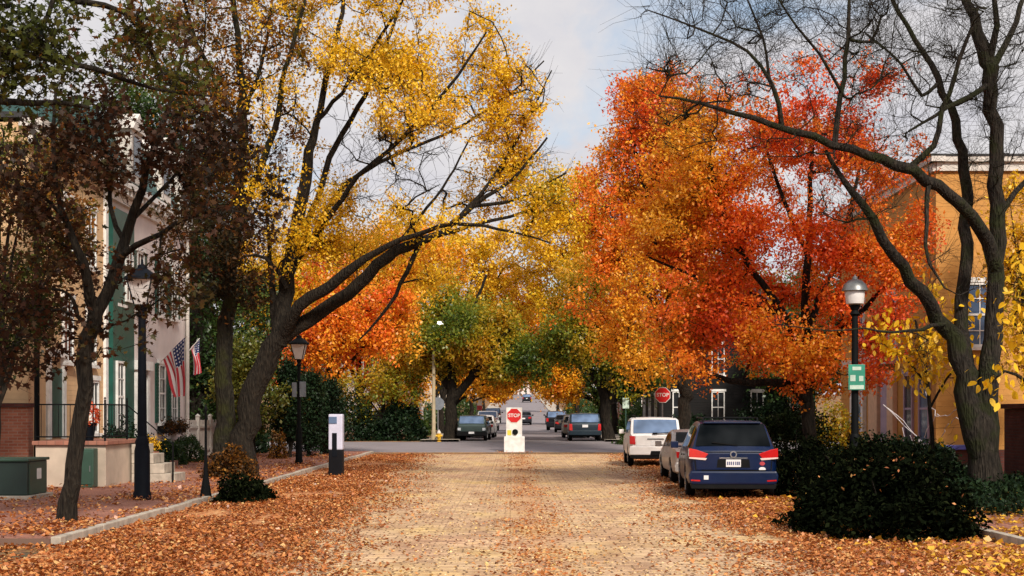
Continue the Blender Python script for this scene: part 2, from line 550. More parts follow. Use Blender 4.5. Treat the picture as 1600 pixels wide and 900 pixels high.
for nm, x0, x1, ys_, m in (('brick_sidewalk', -13.4, -6.55, (19.5, 64), M['brick_path']), ('sidewalk', 7.25, 12.4, (10, 64), M['brick_path'])):
    mb = MB()
    n_ = 24
    for i in range(n_):
        a = ys_[0] + (ys_[1] - ys_[0]) * i / n_; b = ys_[0] + (ys_[1] - ys_[0]) * (i + 1) / n_
        k = len(mb.v)
        mb.v += [(x0, a, .12), (x1, a, .12), (x1, b, .12), (x0, b, .12)]
        mb.f.append((k, k + 1, k + 2, k + 3))
    for (xa, ya, xb, yb) in ((x0, ys_[0], x1, ys_[0]), (x0, ys_[1], x1, ys_[1]), (x0, ys_[0], x0, ys_[1]), (x1, ys_[0], x1, ys_[1])):
        k = len(mb.v)
        mb.v += [(xa, ya, -.1), (xb, yb, -.1), (xb, yb, .12), (xa, ya, .12)]
        mb.f.append((k, k + 1, k + 2, k + 3))
    tag(mb.build(nm, m), kind='structure')
for nm, x0, x1, y0 in (('kerb', -6.548, -6.4, 19.5), ('kerb', 7.1, 7.248, 10)):
    mb = MB()
    y = y0
    while y < 63.5:
        L = random.uniform(1.5, 2.4)
        jx = random.uniform(-.012, .012)
        mb.box(x0 + jx, x1 + jx, y, min(y + L - .015, 64), -.1, .135 + random.uniform(-.012, .012))
        y += L
    tag(mb.build(nm, M['stone'], bevel=.015), kind='structure')
for sx_, nm in ((-1, 'far_kerb'), (1, 'far_kerb')):
    mb = MB()
    yy = np.linspace(77.5, 500, 120)
    for a, b in zip(yy[:-1], yy[1:]):
        e0 = far_edges(a)[0 if sx_ < 0 else 1]; e1 = far_edges(b)[0 if sx_ < 0 else 1]
        k = len(mb.v)
        for (e, y) in ((e0, a), (e1, b)):
            z = gz(y)
            mb.v += [(e, y, z - .1), (e, y, z + .12), (e + sx_ * .18, y, z + .12), (e + sx_ * 2.2, y, z + .1)]
        for q in range(3): mb.f.append((k + q, k + q + 1, k + q + 5, k + q + 4))
    tag(mb.build(nm, M['stone']), kind='structure')
# ---------------------------------------------------------------- leaves and trees
RHOMB = np.array([(0, 0, 0), (-.3, .48, .1), (0, 1, 0), (.3, .48, .1)], float)
OVAL = np.array([(0, 0, 0), (.17, .14, .04), (.27, .42, .06), (.2, .74, .03), (0, 1.05, -.06), (-.2, .74, .03), (-.27, .42, .06), (-.17, .14, .04)], float)
MAPLE = np.array([(0, 0, 0), (.34, -.04, .03), (.22, .22, .02), (.56, .45, .06), (.24, .5, .03), (.0, 1.02, 0), (-.24, .5, .03), (-.56, .45, .06), (-.22, .22, .02), (-.34, -.04, .03)], float)


def leaf_arrays(P, size, rg, up=.8, droop=.35, shape=RHOMB, axis=None):
    n = len(P)
    a = rg.normal(size=(n, 3)); a[:, 2] -= droop
    if axis is not None: a += axis
    a /= np.linalg.norm(a, axis=1)[:, None] + 1e-9
    nn = rg.normal(size=(n, 3)); nn[:, 2] += np.sign(nn[:, 2]) * up
    nn -= a * (nn * a).sum(1)[:, None]
    nn /= np.linalg.norm(nn, axis=1)[:, None] + 1e-9
    s = np.cross(a, nn)
    q = len(shape)
    sz = (size * rg.uniform(.65, 1.25, n))[:, None, None]
    V = P[:, None, :] + sz * (shape[None, :, 0:1] * s[:, None, :] + shape[None, :, 1:2] * a[:, None, :] + shape[None, :, 2:3] * nn[:, None, :])
    F = np.arange(n * q).reshape(n, q)
    return V.reshape(-1, 3), F


def tube_arrays(lines, sides):
    """lines: list of (points (k,3), radii (k,)) -> vertices, quads."""
    by = {}
    for p, r in lines: by.setdefault(len(p), []).append((p, r))
    Vs = []; Fs = []; off = 0
    for k, ls in by.items():
        P = np.array([l[0] for l in ls], float); Rr = np.array([l[1] for l in ls], float)
        T = np.gradient(P, axis=1); T /= np.linalg.norm(T, axis=2)[..., None] + 1e-9
        mean = P[:, -1] - P[:, 0]; mean /= np.linalg.norm(mean, axis=1)[:, None] + 1e-9
        ref = np.where(np.abs(mean[:, 2:3]) < .8, np.array([[0, 0, 1.0]]), np.array([[1.0, 0, 0]]))
        A = np.cross(T, ref[:, None, :]); A /= np.linalg.norm(A, axis=2)[..., None] + 1e-9
        B = np.cross(T, A)
        an = 2 * np.pi * np.arange(sides) / sides
        V = P[:, :, None, :] + Rr[:, :, None, None] * (A[:, :, None, :] * np.cos(an)[None, None, :, None] + B[:, :, None, :] * np.sin(an)[None, None, :, None])
        L = len(ls)
        idx = np.arange(L * k * sides).reshape(L, k, sides) + off
        nx_ = np.roll(idx, -1, axis=2)
        F = np.stack([idx[:, :-1], nx_[:, :-1], nx_[:, 1:], idx[:, 1:]], -1).reshape(-1, 4)
        Vs.append(V.reshape(-1, 3)); Fs.append(F); off += L * k * sides
    return np.concatenate(Vs), np.concatenate(Fs)


def smooth_limb(pts, rg, step=.35, wob=.05):
    """Catmull-Rom through (x,y,z,r) rows, resampled."""
    P = np.array(pts, float)
    Q = np.vstack([2 * P[0] - P[1], P, 2 * P[-1] - P[-2]])
    out = []
    for i in range(1, len(Q) - 2):
        L = np.linalg.norm(Q[i + 1, :3] - Q[i, :3])
        n = max(2, int(L / step))
        for k in range(n):
            u = k / n
            out.append(.5 * (2 * Q[i] + (Q[i + 1] - Q[i - 1]) * u + (2 * Q[i - 1] - 5 * Q[i] + 4 * Q[i + 1] - Q[i + 2]) * u * u + (3 * Q[i] - Q[i - 1] - 3 * Q[i + 1] + Q[i + 2]) * u ** 3))
    out.append(Q[-2])
    O = np.array(out)
    O[1:-1, :3] += rg.normal(size=(len(O) - 2, 3)) * wob * np.minimum(1, O[1:-1, 3:4] * 8)
    O[:, 3] = np.maximum(O[:, 3], .006)
    return O


def tree(name, label, base, d, limbs_px=(), blobs=(), nclus=300, nleaf=40, lsize=.1, leaf='yellow', bark='bark', seed=1,
         trunk_r=.2, trunk_h=None, twigs=6, twig_len=.7, gap=.42, gapf=.55, tip_r=.009, group=None, shape=RHOMB, cat='tree', lvbias=0.0,
         lvz=0.0, parent_limbs=True, flare=1.35, twig_r=.006, droop=.35, leaf_frac=1.0, upw=.25, bare_blobs=(), lvx=0.0, flat=1.0, rs=None):
    """base: (px, py or None) of the foot; limbs in photo pixels (px, py, radius px, depth offset); blobs (px, py, rx, ry, depth offset, depth radius m, weight)."""
    rg = np.random.default_rng(seed)
    s = FPX / d
    if isinstance(base, tuple) and len(base) == 2:
        bx = (base[0] - 800) / s
        B = Vector((bx, d, gz(d)))
    else: B = Vector(base)
    root = thing(name, label, cat, B, group=group)
    B = np.array(B)
    limbs = []
    for L in limbs_px:
        rows = []
        for q in L:
            dd = q[3] if len(q) > 3 else 0.0
            p = W(q[0], q[1], d + dd)
            rr_ = q[2] if rs is None else q[2] * (rs[0] if q[2] > 9 else rs[1])
            rows.append((p.x, p.y, p.z, rr_ / s))
        limbs.append(rows)
    bl = []
    for b in blobs:
        c = W(b[0], b[1], d + (b[4] if len(b) > 4 else 0))
        bl.append((np.array(c), np.array((b[2] / s, b[5] if len(b) > 5 else b[2] / s, b[3] / s)), b[6] if len(b) > 6 else 1.0))
    if not limbs:
        h = trunk_h or 3.0
        topc = max(b[0][2] + b[1][2] * .5 for b in bl)
        wx = rg.normal() * .25
        cx = np.mean([b[0] for b in bl], axis=0)
        limbs.append([(*B, trunk_r), (B[0] + wx * .3, B[1], B[2] + h * .5, trunk_r * .85), (B[0] + wx, B[1], B[2] + h, trunk_r * .75),
                      (cx[0] * .5 + B[0] * .5, B[1], (B[2] + h + topc) / 2, trunk_r * .4), (cx[0], B[1], topc, trunk_r * .1)])
        for b in bl:
            for q in range(2):
                z0 = B[2] + h * rg.uniform(.65, 1.0)
                e = b[0] + rg.uniform(-.5, .5, 3) * b[1]
                m_ = np.array((B[0] * .55 + e[0] * .45, B[1] * .55 + e[1] * .45, z0 * .45 + e[2] * .55))
                limbs.append([(B[0], B[1], z0, trunk_r * .5), (*m_, trunk_r * .3), (*e, trunk_r * .1)])
    lines = []
    NP = []; NR = []; PAR = []
    for li, L in enumerate(limbs):
        O = smooth_limb(L, rg, .35, .04)
        if li == 0 and flare:
            k = min(3, len(O) - 1)
            O[0, 3] *= flare; O[1, 3] *= 1 + (flare - 1) * .35
            O = np.vstack([[O[0, 0], O[0, 1], O[0, 2] - .25, O[0, 3] * 1.15], O])
        lines.append((O[:, :3], O[:, 3]))
        n0 = len(NP)
        for i in range(len(O)):
            NP.append(O[i, :3]); NR.append(O[i, 3]); PAR.append(-1)
    big = lines; small = {}
    # cluster centres
    C = []
    wts = np.array([b[2] * b[1][0] * b[1][2] for b in bl]); wts /= wts.sum()
    tries = 0
    off = rg.uniform(0, 50, 3)
    while len(C) < nclus and tries < nclus * 12:
        tries += 1
        b = bl[rg.choice(len(bl), p=wts)]
        u = rg.normal(size=3); u /= np.linalg.norm(u)
        p = b[0] + u * b[1] * rg.uniform(.25, 1) ** .45
        if mnoise.noise(Vector((p + off) * gapf)) * .5 + .5 < gap: continue
        if p[2] < B[2] + .35: continue
        C.append(p)
    C = np.array(C)
    cap = 40000
    PTS = np.zeros((cap, 3)); PTS[:len(NP)] = NP
    n = len(NP)
    RAD = np.zeros(cap); RAD[:n] = NR
    par = np.full(cap, -1); cnt = np.zeros(cap)
    z0 = B[2] + .25 * (C[:, 2].max() - B[2])
    minz = min(z0, C[:, 2].min())
    PTS_ok = np.zeros(cap, bool); PTS_ok[:n] = PTS[:n, 2] > B[2] + min(1.6, .22 * (C[:, 2].max() - B[2]))
    if not PTS_ok.any(): PTS_ok[:n] = True
    d0 = np.array([np.min(np.linalg.norm(PTS[:n][PTS_ok[:n]] - c, axis=1)) for c in C])
    branches = []
    ends = []
    for ci in np.argsort(d0):
        c = C[ci]
        D = c - PTS[:n]
        dist = np.linalg.norm(D, axis=1)
        hor = np.hypot(D[:, 0], D[:, 1])
        cost = dist + .7 * np.maximum(0, PTS[:n, 2] - (c[2] - upw * hor)) + np.where(PTS_ok[:n], 0, 1e6)
        k = int(np.argmin(cost))
        a = PTS[k]
        L = dist[k]
        m_ = max(3, int(L / .45) + 2)
        u = np.linspace(0, 1, m_)[:, None]
        ctrl = a * .5 + c * .5 + np.array((0, 0, -.08 * L if c[2] > a[2] else .12 * L)) + rg.normal(size=3) * L * .1
        Q = (1 - u) ** 2 * a + 2 * u * (1 - u) * ctrl + u ** 2 * c
        Q[1:-1] += rg.normal(size=(m_ - 2, 3)) * .025
        i0 = n
        if n + m_ < cap:
            PTS[n:n + m_ - 1] = Q[1:]
            par[n] = k
            par[n + 1:n + m_ - 1] = np.arange(n, n + m_ - 2)
            PTS_ok[n:n + m_ - 1] = True
            n += m_ - 1
        q = n - 1
        while q >= 0:
            cnt[q] += 1; q = par[q]
        branches.append((Q, i0, m_, k))
        ends.append((Q[-1], Q[-1] - Q[max(0, m_ - 3)]))
    for Q, i0, m_, k in branches:
        r = tip_r * np.sqrt(np.maximum(1, cnt[i0:i0 + m_ - 1]))
        pr = RAD[k] if RAD[k] > 0 else tip_r * math.sqrt(max(1, cnt[k]))
        r = np.minimum(r, pr * .75)
        r = np.concatenate([[min(r[0] * 1.15, pr * .8)], r])
        lines.append((Q, r))
    # twigs
    E = np.array([e[0] for e in ends]); ED = np.array([e[1] for e in ends])
    ED /= np.linalg.norm(ED, axis=1)[:, None] + 1e-9
    nt = len(E) * twigs
    st = np.repeat(E, twigs, 0); dr = np.repeat(ED, twigs, 0) * .7 + rg.normal(size=(nt, 3)) * .75
    dr[:, 2] += .15 - (droop - .35) * .6
    dr[:, 2] *= flat
    dr /= np.linalg.norm(dr, axis=1)[:, None]
    # start a little way back along the branch
    st = st - np.repeat(ED, twigs, 0) * rg.uniform(0, .5, nt)[:, None]
    tl = twig_len * rg.uniform(.5, 1.3, nt)[:, None]
    mid = st + dr * tl * .5 + rg.normal(size=(nt, 3)) * .06 * tl
    en = st + dr * tl + np.array((0, 0, .08)) * tl + rg.normal(size=(nt, 3)) * .1 * tl
    TW = np.stack([st, mid, en], 1)
    TR = np.tile(np.array([twig_r, twig_r * .75, twig_r * .35]), (nt, 1))
    v1, f1 = tube_arrays(lines[:len(limbs)], 10)
    v2, f2 = tube_arrays(lines[len(limbs):], 5)
    v3, f3 = tube_arrays(list(zip(TW, TR)), 3)
    V = np.concatenate([v1, v2, v3]); F = np.concatenate([f1, f2 + len(v1), f3 + len(v1) + len(v2)])
    np_mesh('trunk', V - B, F, M[bark], root, smooth=True)
    if nleaf:
        per = max(1, int(round(nleaf / twigs)))
        keep = rg.random(len(E)) < leaf_frac
        if bare_blobs:
            for b in bare_blobs:
                c = np.array(W(b[0], b[1], d)); rr = np.array((b[2] / s, b[3] / s))
                q = ((E[:, 0] - c[0]) / rr[0]) ** 2 + ((E[:, 2] - c[2]) / rr[1]) ** 2 < 1
                keep &= ~(q & (rg.random(len(E)) < .93))
        kt = np.repeat(keep, twigs)
        tw = TW[kt]
        m_ = len(tw)
        u = rg.uniform(.15, 1.08, (m_, per, 1))
        P = tw[:, None, 0] * (1 - u) + tw[:, None, 2] * u + rg.normal(size=(m_, per, 3)) * lsize * .7
        clv = np.array([mnoise.noise(Vector((e + off) * .45)) for e in E])[keep]
        zr = (E[keep][:, 2] - E[:, 2].min()) / max(.1, np.ptp(E[:, 2]))
        xr = (E[keep][:, 0] - E[:, 0].min()) / max(.1, np.ptp(E[:, 0]))
        base_lv = .5 + clv * .7 + lvbias + lvz * (zr - .5) + lvx * (xr - .5)
        lv = np.repeat(base_lv, twigs * per) + rg.normal(size=m_ * per) * .11
        VL, FL = leaf_arrays(P.reshape(-1, 3), lsize, rg, droop=droop, shape=shape)
        np_mesh('crown', VL - B, FL, LEAF[leaf], root, lv=np.clip(lv, 0, 1))
    return root


# --- street trees of the foreground, limbs traced at their real distance
tree('yellow_tree', 'big leaning yellow-leaved tree with a long limb reaching over the cobbled road', (378, 748), 39.0,
     [[(376, 752, 27), (384, 660, 23), (400, 595, 22), (424, 548, 21), (446, 520, 18)],
      [(440, 528, 17), (500, 490, 14), (545, 460, 13), (590, 415, 11.5, -.3), (640, 383, 10, -.6), (690, 360, 8, -.8), (740, 322, 6, -1), (800, 280, 4, -1), (855, 215, 2.5, -1)],
      [(715, 342, 5, -.9), (765, 285, 4, -.4), (820, 195, 3, 0), (862, 110, 1.6, .2)], [(740, 322, 5, -1), (810, 310, 3.6, -1.4), (885, 270, 2, -1.8)], [(600, 405, 5, -.3), (655, 340, 4, .6), (700, 280, 3, 1), (735, 215, 2, 1.3)],
      [(436, 530, 15), (470, 480, 12, -.6), (535, 432, 10, -1), (590, 392, 8, -1.3), (650, 368, 6, -1.6), (710, 350, 5, -2), (800, 362, 3, -2.4), (860, 380, 1.5, -2.6)],
      [(655, 382, 7, -.6), (634, 425, 6, -.4), (618, 462, 5, -.2), (590, 500, 3.5, 0), (560, 532, 2, .3)],
      [(690, 366, 6, -.8), (750, 350, 4.5, -1), (820, 330, 3.5, -1), (880, 300, 2, -1)],
      [(434, 540, 18), (446, 455, 16, .3), (455, 400, 15, .4), (469, 330, 12.5, .5), (480, 262, 11, .6), (496, 190, 9, .6), (515, 100, 7.5, .7), (530, 40, 6, .8), (541, -25, 4.5, 1), (550, -100, 2.5, 1)],
      [(450, 430, 11, .3), (476, 365, 9, .8), (500, 292, 8, 1.2), (522, 228, 7.5, 1.4), (560, 168, 6.5, 1.6), (592, 95, 5.5, 1.8), (622, 18, 4, 2), (650, -70, 2.5, 2)],
      [(496, 188, 6, .6), (545, 130, 5, .1), (600, 50, 4, -.4), (640, -20, 2.5, -.8)],
      [(462, 410, 9, .3), (520, 330, 7, -.5), (560, 275, 6, -1), (640, 205, 5, -1.5), (715, 118, 3.5, -2), (760, 50, 2, -2.2)],
      [(470, 400, 8, .5), (530, 300, 6.5, 1), (610, 246, 5, 1.3), (690, 212, 4, 1.5), (780, 160, 3, 1.6), (850, 95, 1.8, 1.7)],
      [(432, 510, 10, .2), (424, 430, 7, .5), (420, 365, 5, .6), (412, 300, 3, .7)],
      [(448, 450, 6, 0), (415, 402, 4.5, -.2), (385, 400, 3, -.3)]],
     [(560, 180, 150, 150, 0, 3.5), (660, 260, 150, 90, 0, 3.5, 1.3), (720, 130, 120, 110, 0, 3, .9), (800, 320, 110, 70, -1, 3, 1.4), (700, 400, 150, 60, -1, 3, .5), (820, 180, 60, 110, 0, 2.2, .6), (540, 20, 170, 110, 0, 3.5), (470, 300, 80, 130, .5, 2.5, .7), (850, 250, 60, 110, 0, 2.5, .8), (560, 350, 90, 70, 0, 2.5, .8)],
     nclus=680, nleaf=105, lsize=.102, leaf='yellow', rs=(.8, .62), seed=3, twig_len=.75, gap=.53, gapf=.42, tip_r=.0085, lvbias=.04, droop=.5, leaf_frac=.9, bare_blobs=((885, 170, 50, 140), (650, 278, 120, 55), (545, 235, 45, 65), (440, 250, 30, 60), (860, 80, 45, 90)))

tree('mossy_tree', 'tall straight mossy trunk with brown and olive leaves beside the leaning yellow tree', (350, 748), 39.6,
     [[(352, 752, 21), (350, 640, 17), (351, 545, 15), (360, 440, 13), (371, 320, 12), (378, 220, 10), (376, 110, 8), (366, 10, 6), (352, -90, 3.5)],
      [(368, 345, 9), (398, 285, 8, -.5), (428, 205, 7, -.8), (441, 130, 5.5, -1), (468, 35, 4, -1.2), (490, -60, 2, -1.4)],
      [(376, 210, 6), (340, 130, 5, -.6), (300, 50, 4, -1), (280, -40, 2.5, -1.4)],
      [(362, 420, 7), (330, 350, 5, -.8), (300, 300, 3, -1.2)],
      [(378, 190, 5), (410, 100, 4, .8), (425, 0, 3, 1.2)]],
     [(330, 390, 80, 100, -.5, 2.2, 1.2), (390, 420, 60, 70, -.5, 2), (340, 230, 80, 90, -.5, 2.2), (400, 180, 80, 110, 0, 2.5, .8), (370, 50, 120, 100, 0, 3), (270, 60, 90, 90, -.5, 2.5), (450, 60, 60, 70, -1, 2, .7)],
     nclus=440, nleaf=44, lsize=.12, rs=(.85, .7), leaf='brown', bark='bark_moss', seed=8, twig_len=.6, gap=.47, gapf=.5, lvz=.75, lvbias=-.04)

tree('purple_maple', 'thin young maple with dark purple-brown leaves at the pavement edge', (105, 825), 22.7,
     [[(104, 826, 14), (117, 720, 12.5), (128, 610, 12), (138, 530, 12.5), (150, 482, 11)],
      [(148, 490, 9), (138, 440, 8, -.2), (118, 385, 6, -.3), (97, 325, 4.5, -.3), (82, 245, 3.5, -.2), (88, 130, 2.2)],
      [(150, 490, 10), (176, 430, 9.5, .2), (195, 380, 8.5, .3), (212, 325, 7, .3), (232, 262, 5.5, .2), (262, 175, 4, 0), (290, 70, 2.5, 0)],
      [(186, 405, 6, .2), (212, 384, 5, -.1), (250, 366, 4, -.4), (285, 344, 3, -.6), (330, 330, 2, -.8)],
      [(140, 515, 4.5), (122, 492, 3.5, -.2), (112, 470, 3, -.3), (98, 455, 2, -.4), (60, 450, 1.5, -.6)],
      [(196, 380, 4.5, .3), (172, 320, 3.5, .6), (168, 250, 2.5, .8), (150, 170, 1.6, 1)],
      [(205, 345, 4, .3), (250, 300, 3, .8), (300, 250, 2.2, 1), (350, 235, 1.4, 1.2)],
      [(104, 345, 3, -.3), (60, 300, 2.5, -.5), (10, 290, 1.6, -.7)]],
     [(215, 210, 130, 75, 0, 1.7, 1.1), (310, 235, 100, 85, .2, 1.5, 1.1), (80, 270, 110, 110, 0, 1.6, 1.4), (150, 170, 90, 70, 0, 1.4, .9), (320, 350, 80, 70, 0, 1.3, .9), (60, 420, 90, 90, 0, 1.5, 1.1), (110, 520, 60, 50, -.3, 1, .55), (35, 540, 60, 70, 0, 1.2, .9), (240, 400, 60, 60, 0, 1, .3), (215, 510, 45, 40, -.2, .8, .3), (290, 440, 55, 60, 0, 1, .7), (380, 300, 60, 90, .3, 1.2, .6), (200, 60, 130, 80, 0, 1.6, .35)],
     nclus=430, nleaf=19, lsize=.105, leaf='purple', seed=4, twig_len=.42, gap=.45, gapf=.95, tip_r=.0045, twig_r=.0035, shape=MAPLE, droop=.6, flare=1.25)

tree('shade_tree', 'tall tree at the near corner with rusty boughs hanging across the top', (-14.5 + 4.2, 17.0, 0), 17.0,
     [[(-502, 885, 42), (-480, 560, 36), (-430, 300, 32), (-330, 100, 27), (-200, -60, 22), (-80, -220, 14)],
      [(-330, 110, 17), (-200, 90, 13, .5), (-60, 60, 11, 1), (20, 88, 7.5, 1.3), (62, 50, 5, 1.4), (85, -10, 3.5, 1.5)],
      [(-300, 130, 13), (-160, 150, 9, .6), (0, 160, 6, 1), (90, 160, 4.5, 1.3), (140, 168, 2.5, 1.5)],
      [(-40, 68, 7, 1), (60, 90, 5.5, 1.8), (150, 108, 4.5, 2.3), (235, 138, 3, 2.6), (330, 150, 1.6, 3)],
      [(-200, -50, 12, 0), (-40, -40, 9, 1), (120, 0, 6, 2), (240, 30, 3.5, 2.6)]],
     [(40, 110, 100, 60, 1.2, 1.2), (130, 55, 130, 60, 1.8, 1.3), (250, 80, 100, 70, 2.4, 1.2, .8), (15, 20, 60, 60, 1, 1), (250, 0, 120, 50, 2.4, 1.2), (-150, 60, 140, 160, .5, 2, .5)],
     nclus=230, nleaf=16, lsize=.1, leaf='rustgreen', seed=14, twig_len=.42, gap=.44, gapf=.9, tip_r=.005, twig_r=.0035, shape=MAPLE, droop=.6, lvbias=.02)

tree('rusty_tree', 'small orange and dark green tree behind the brick wall and the purple maple', (-10, 800), 31.5,
     [], [(30, 250, 95, 80, 0, 1.8), (60, 350, 100, 90, 0, 1.8), (-40, 430, 90, 120, 0, 2), (20, 480, 70, 100, 0, 1.6), (-60, 280, 80, 90, 0, 1.6)],
     nclus=330, nleaf=40, lsize=.12, leaf='rustgreen', seed=21, trunk_r=.14, trunk_h=2.4, gap=.4, lvz=.9, lvbias=.1, twig_len=.5)

tree('bare_tree', 'large nearly leafless tree with two stems and an arching limb by the ochre house', (1541, 775), 31.5,
     [[(1541, 780, 36), (1538, 715, 30), (1532, 655, 26), (1530, 610, 12)],
      [(1540, 705, 25), (1542, 640, 23), (1550, 560, 20), (1555, 470, 17, .2), (1556, 380, 16, .3), (1556, 290, 15, .3), (1553, 200, 14, .3), (1547, 125, 15, .3), (1545, 92, 17, .3), (1530, 50, 12, .3), (1497, -30, 8, .4), (1470, -120, 4, .5)],
      [(1534, 710, 26), (1523, 645, 25), (1508, 585, 22), (1492, 530, 19), (1468, 497, 15.5), (1440, 458, 14, -.4), (1410, 420, 12, -.7), (1380, 374, 10.5, -1), (1348, 322, 9, -1.3), (1318, 280, 6.5, -1.6), (1290, 235, 4, -1.8)],
      [(1512, 590, 16, .4), (1501, 500, 14, .8), (1508, 410, 13, 1), (1509, 310, 12, 1.2), (1498, 215, 10, 1.3), (1466, 125, 8, 1.4), (1430, 62, 6, 1.5), (1392, -5, 4.5, 1.6), (1360, -80, 2.5, 1.6)],
      [(1556, 420, 16, .2), (1532, 362, 13.5, -.3), (1498, 318, 12.5, -.8), (1450, 282, 11.5, -1.3), (1398, 256, 10.5, -1.7), (1332, 236, 9, -2.1), (1270, 214, 8, -2.4), (1208, 194, 6.5, -2.7), (1150, 176, 5, -3), (1092, 160, 3.5, -3.2), (1030, 150, 1.8, -3.4)],
      [(1304, 230, 6.5, -2.2), (1313, 150, 5.5, -2.1), (1325, 60, 4.5, -2), (1331, -40, 3, -2)],
      [(1222, 200, 6, -2.6), (1205, 130, 4.5, -2.8), (1168, 80, 3.2, -3), (1085, 42, 2.2, -3.2), (1010, 15, 1.2, -3.4)],
      [(1205, 135, 3.4, -2.8), (1192, 60, 2.6, -2.6), (1160, -20, 1.6, -2.5)],
      [(1418, 264, 7, -1.5), (1458, 228, 6.5, -1.6), (1474, 172, 5.5, -1.6), (1498, 95, 4.5, -1.7), (1528, 10, 3, -1.8)],
      [(1318, 150, 3.5, -2.1), (1280, 85, 3, -2.6), (1230, 20, 2.2, -3), (1190, -50, 1.4, -3.2)],
      [(1545, 100, 9, .3), (1556, 40, 7, 0), (1548, -40, 4, -.3)],
      [(1552, 105, 9, .3), (1582, 50, 7, .6), (1606, -30, 4.5, 1)],
      [(1546, 130, 7, .3), (1500, 158, 6, -.2), (1462, 180, 4, -.5), (1420, 205, 2.4, -.8)],
      [(1556, 345, 8, .3), (1588, 300, 6.5, .5), (1625, 262, 5, .7)],
      [(1480, 506, 6, 0), (1440, 513, 4, -.7), (1395, 520, 3, -1.2), (1350, 513, 2.2, -1.6), (1300, 517, 1.6, -1.9), (1210, 506, 1, -2.4)],
      [(1452, 282, 6, -1.3), (1446, 350, 4.5, -1.6), (1452, 410, 3.4, -1.8), (1476, 450, 2, -2)],
      [(1466, 130, 5, 1.4), (1440, 150, 4, .8), (1408, 100, 3, .4), (1350, 50, 2, 0)]],
     [(1130, 60, 130, 85, -2.8, 2, 1), (1290, 40, 130, 100, -2, 2.4, 1.1), (1420, 60, 110, 110, -.5, 2.6, 1.2), (1540, 60, 90, 120, .3, 2.4, 1.1), (1180, 190, 160, 55, -2.5, 1.4, .7), (1380, 190, 110, 80, -1.2, 1.8, .7), (1560, 230, 70, 120, .5, 2, .8), (1320, 300, 110, 60, -1.6, 1.4, .5), (1040, 150, 60, 60, -3, 1.2, .6), (1460, 570, 60, 40, -1.4, .7, .45), (1500, 420, 60, 60, -1, 1, .25)],
     nclus=640, nleaf=0, leaf='yellow', rs=(.77, .68), bark='bark_grey', seed=6, twigs=9, twig_len=1.0, gap=.34, tip_r=.006, twig_r=.0042, droop=.1, flare=1.3)

tree('orange_maple', 'broad maple in blazing orange-red leaf standing between the parked cars and the lamp', (1266, 762), 36.0,
     [[(1266, 770, 12), (1265, 690, 10.5), (1263, 630, 10.5), (1262, 590, 9), (1258, 500, 7), (1262, 380, 5.5), (1268, 250, 3.2), (1275, 150, .9)],
      [(1264, 628, 8), (1235, 598, 7, -.5), (1180, 600, 5.5, -1), (1120, 590, 4, -1.4), (1060, 570, 2.2, -1.8)],
      [(1262, 600, 7), (1285, 560, 5.5, -.4), (1330, 500, 4.5, -.8), (1390, 440, 2.5, -1)],
      [(1261, 560, 7), (1220, 480, 5.5, -.6), (1160, 400, 5, -1), (1128, 330, 4, -1.2), (1112, 260, 2.5, -1.4)],
      [(1260, 520, 6), (1300, 420, 4.5, .8), (1330, 320, 3.5, 1.2), (1350, 210, 2, 1.4)],
      [(1225, 490, 4.5, -.6), (1150, 470, 3.5, .5), (1080, 430, 2.6, 1), (1010, 400, 1.6, 1.2)],
      [(1262, 400, 4), (1220, 300, 3, 1), (1190, 210, 2, 1.2)]],
     [(1170, 430, 170, 150, 0, 3.6, 1.2), (1090, 360, 110, 110, 0, 3, 1.1), (1240, 300, 140, 120, 0, 3.4, .9), (1330, 440, 110, 120, 0, 3, 1), (1060, 500, 90, 80, 0, 2.6, 1), (1160, 560, 150, 55, -.4, 3, 1.1), (1310, 560, 90, 50, -.4, 2, .8), (1290, 170, 110, 90, 0, 2.5, .32), (1390, 330, 70, 120, .6, 2, .6), (1050, 250, 70, 100, 0, 2.2, .8), (1160, 190, 110, 60, 0, 2.4, .55)],
     nclus=900, nleaf=115, lsize=.102, leaf='orange', seed=10, twig_len=.66, gap=.5, gapf=.48, flat=.45, lvx=-.35, tip_r=.006, twig_r=.004, lvbias=.12, droop=.4)

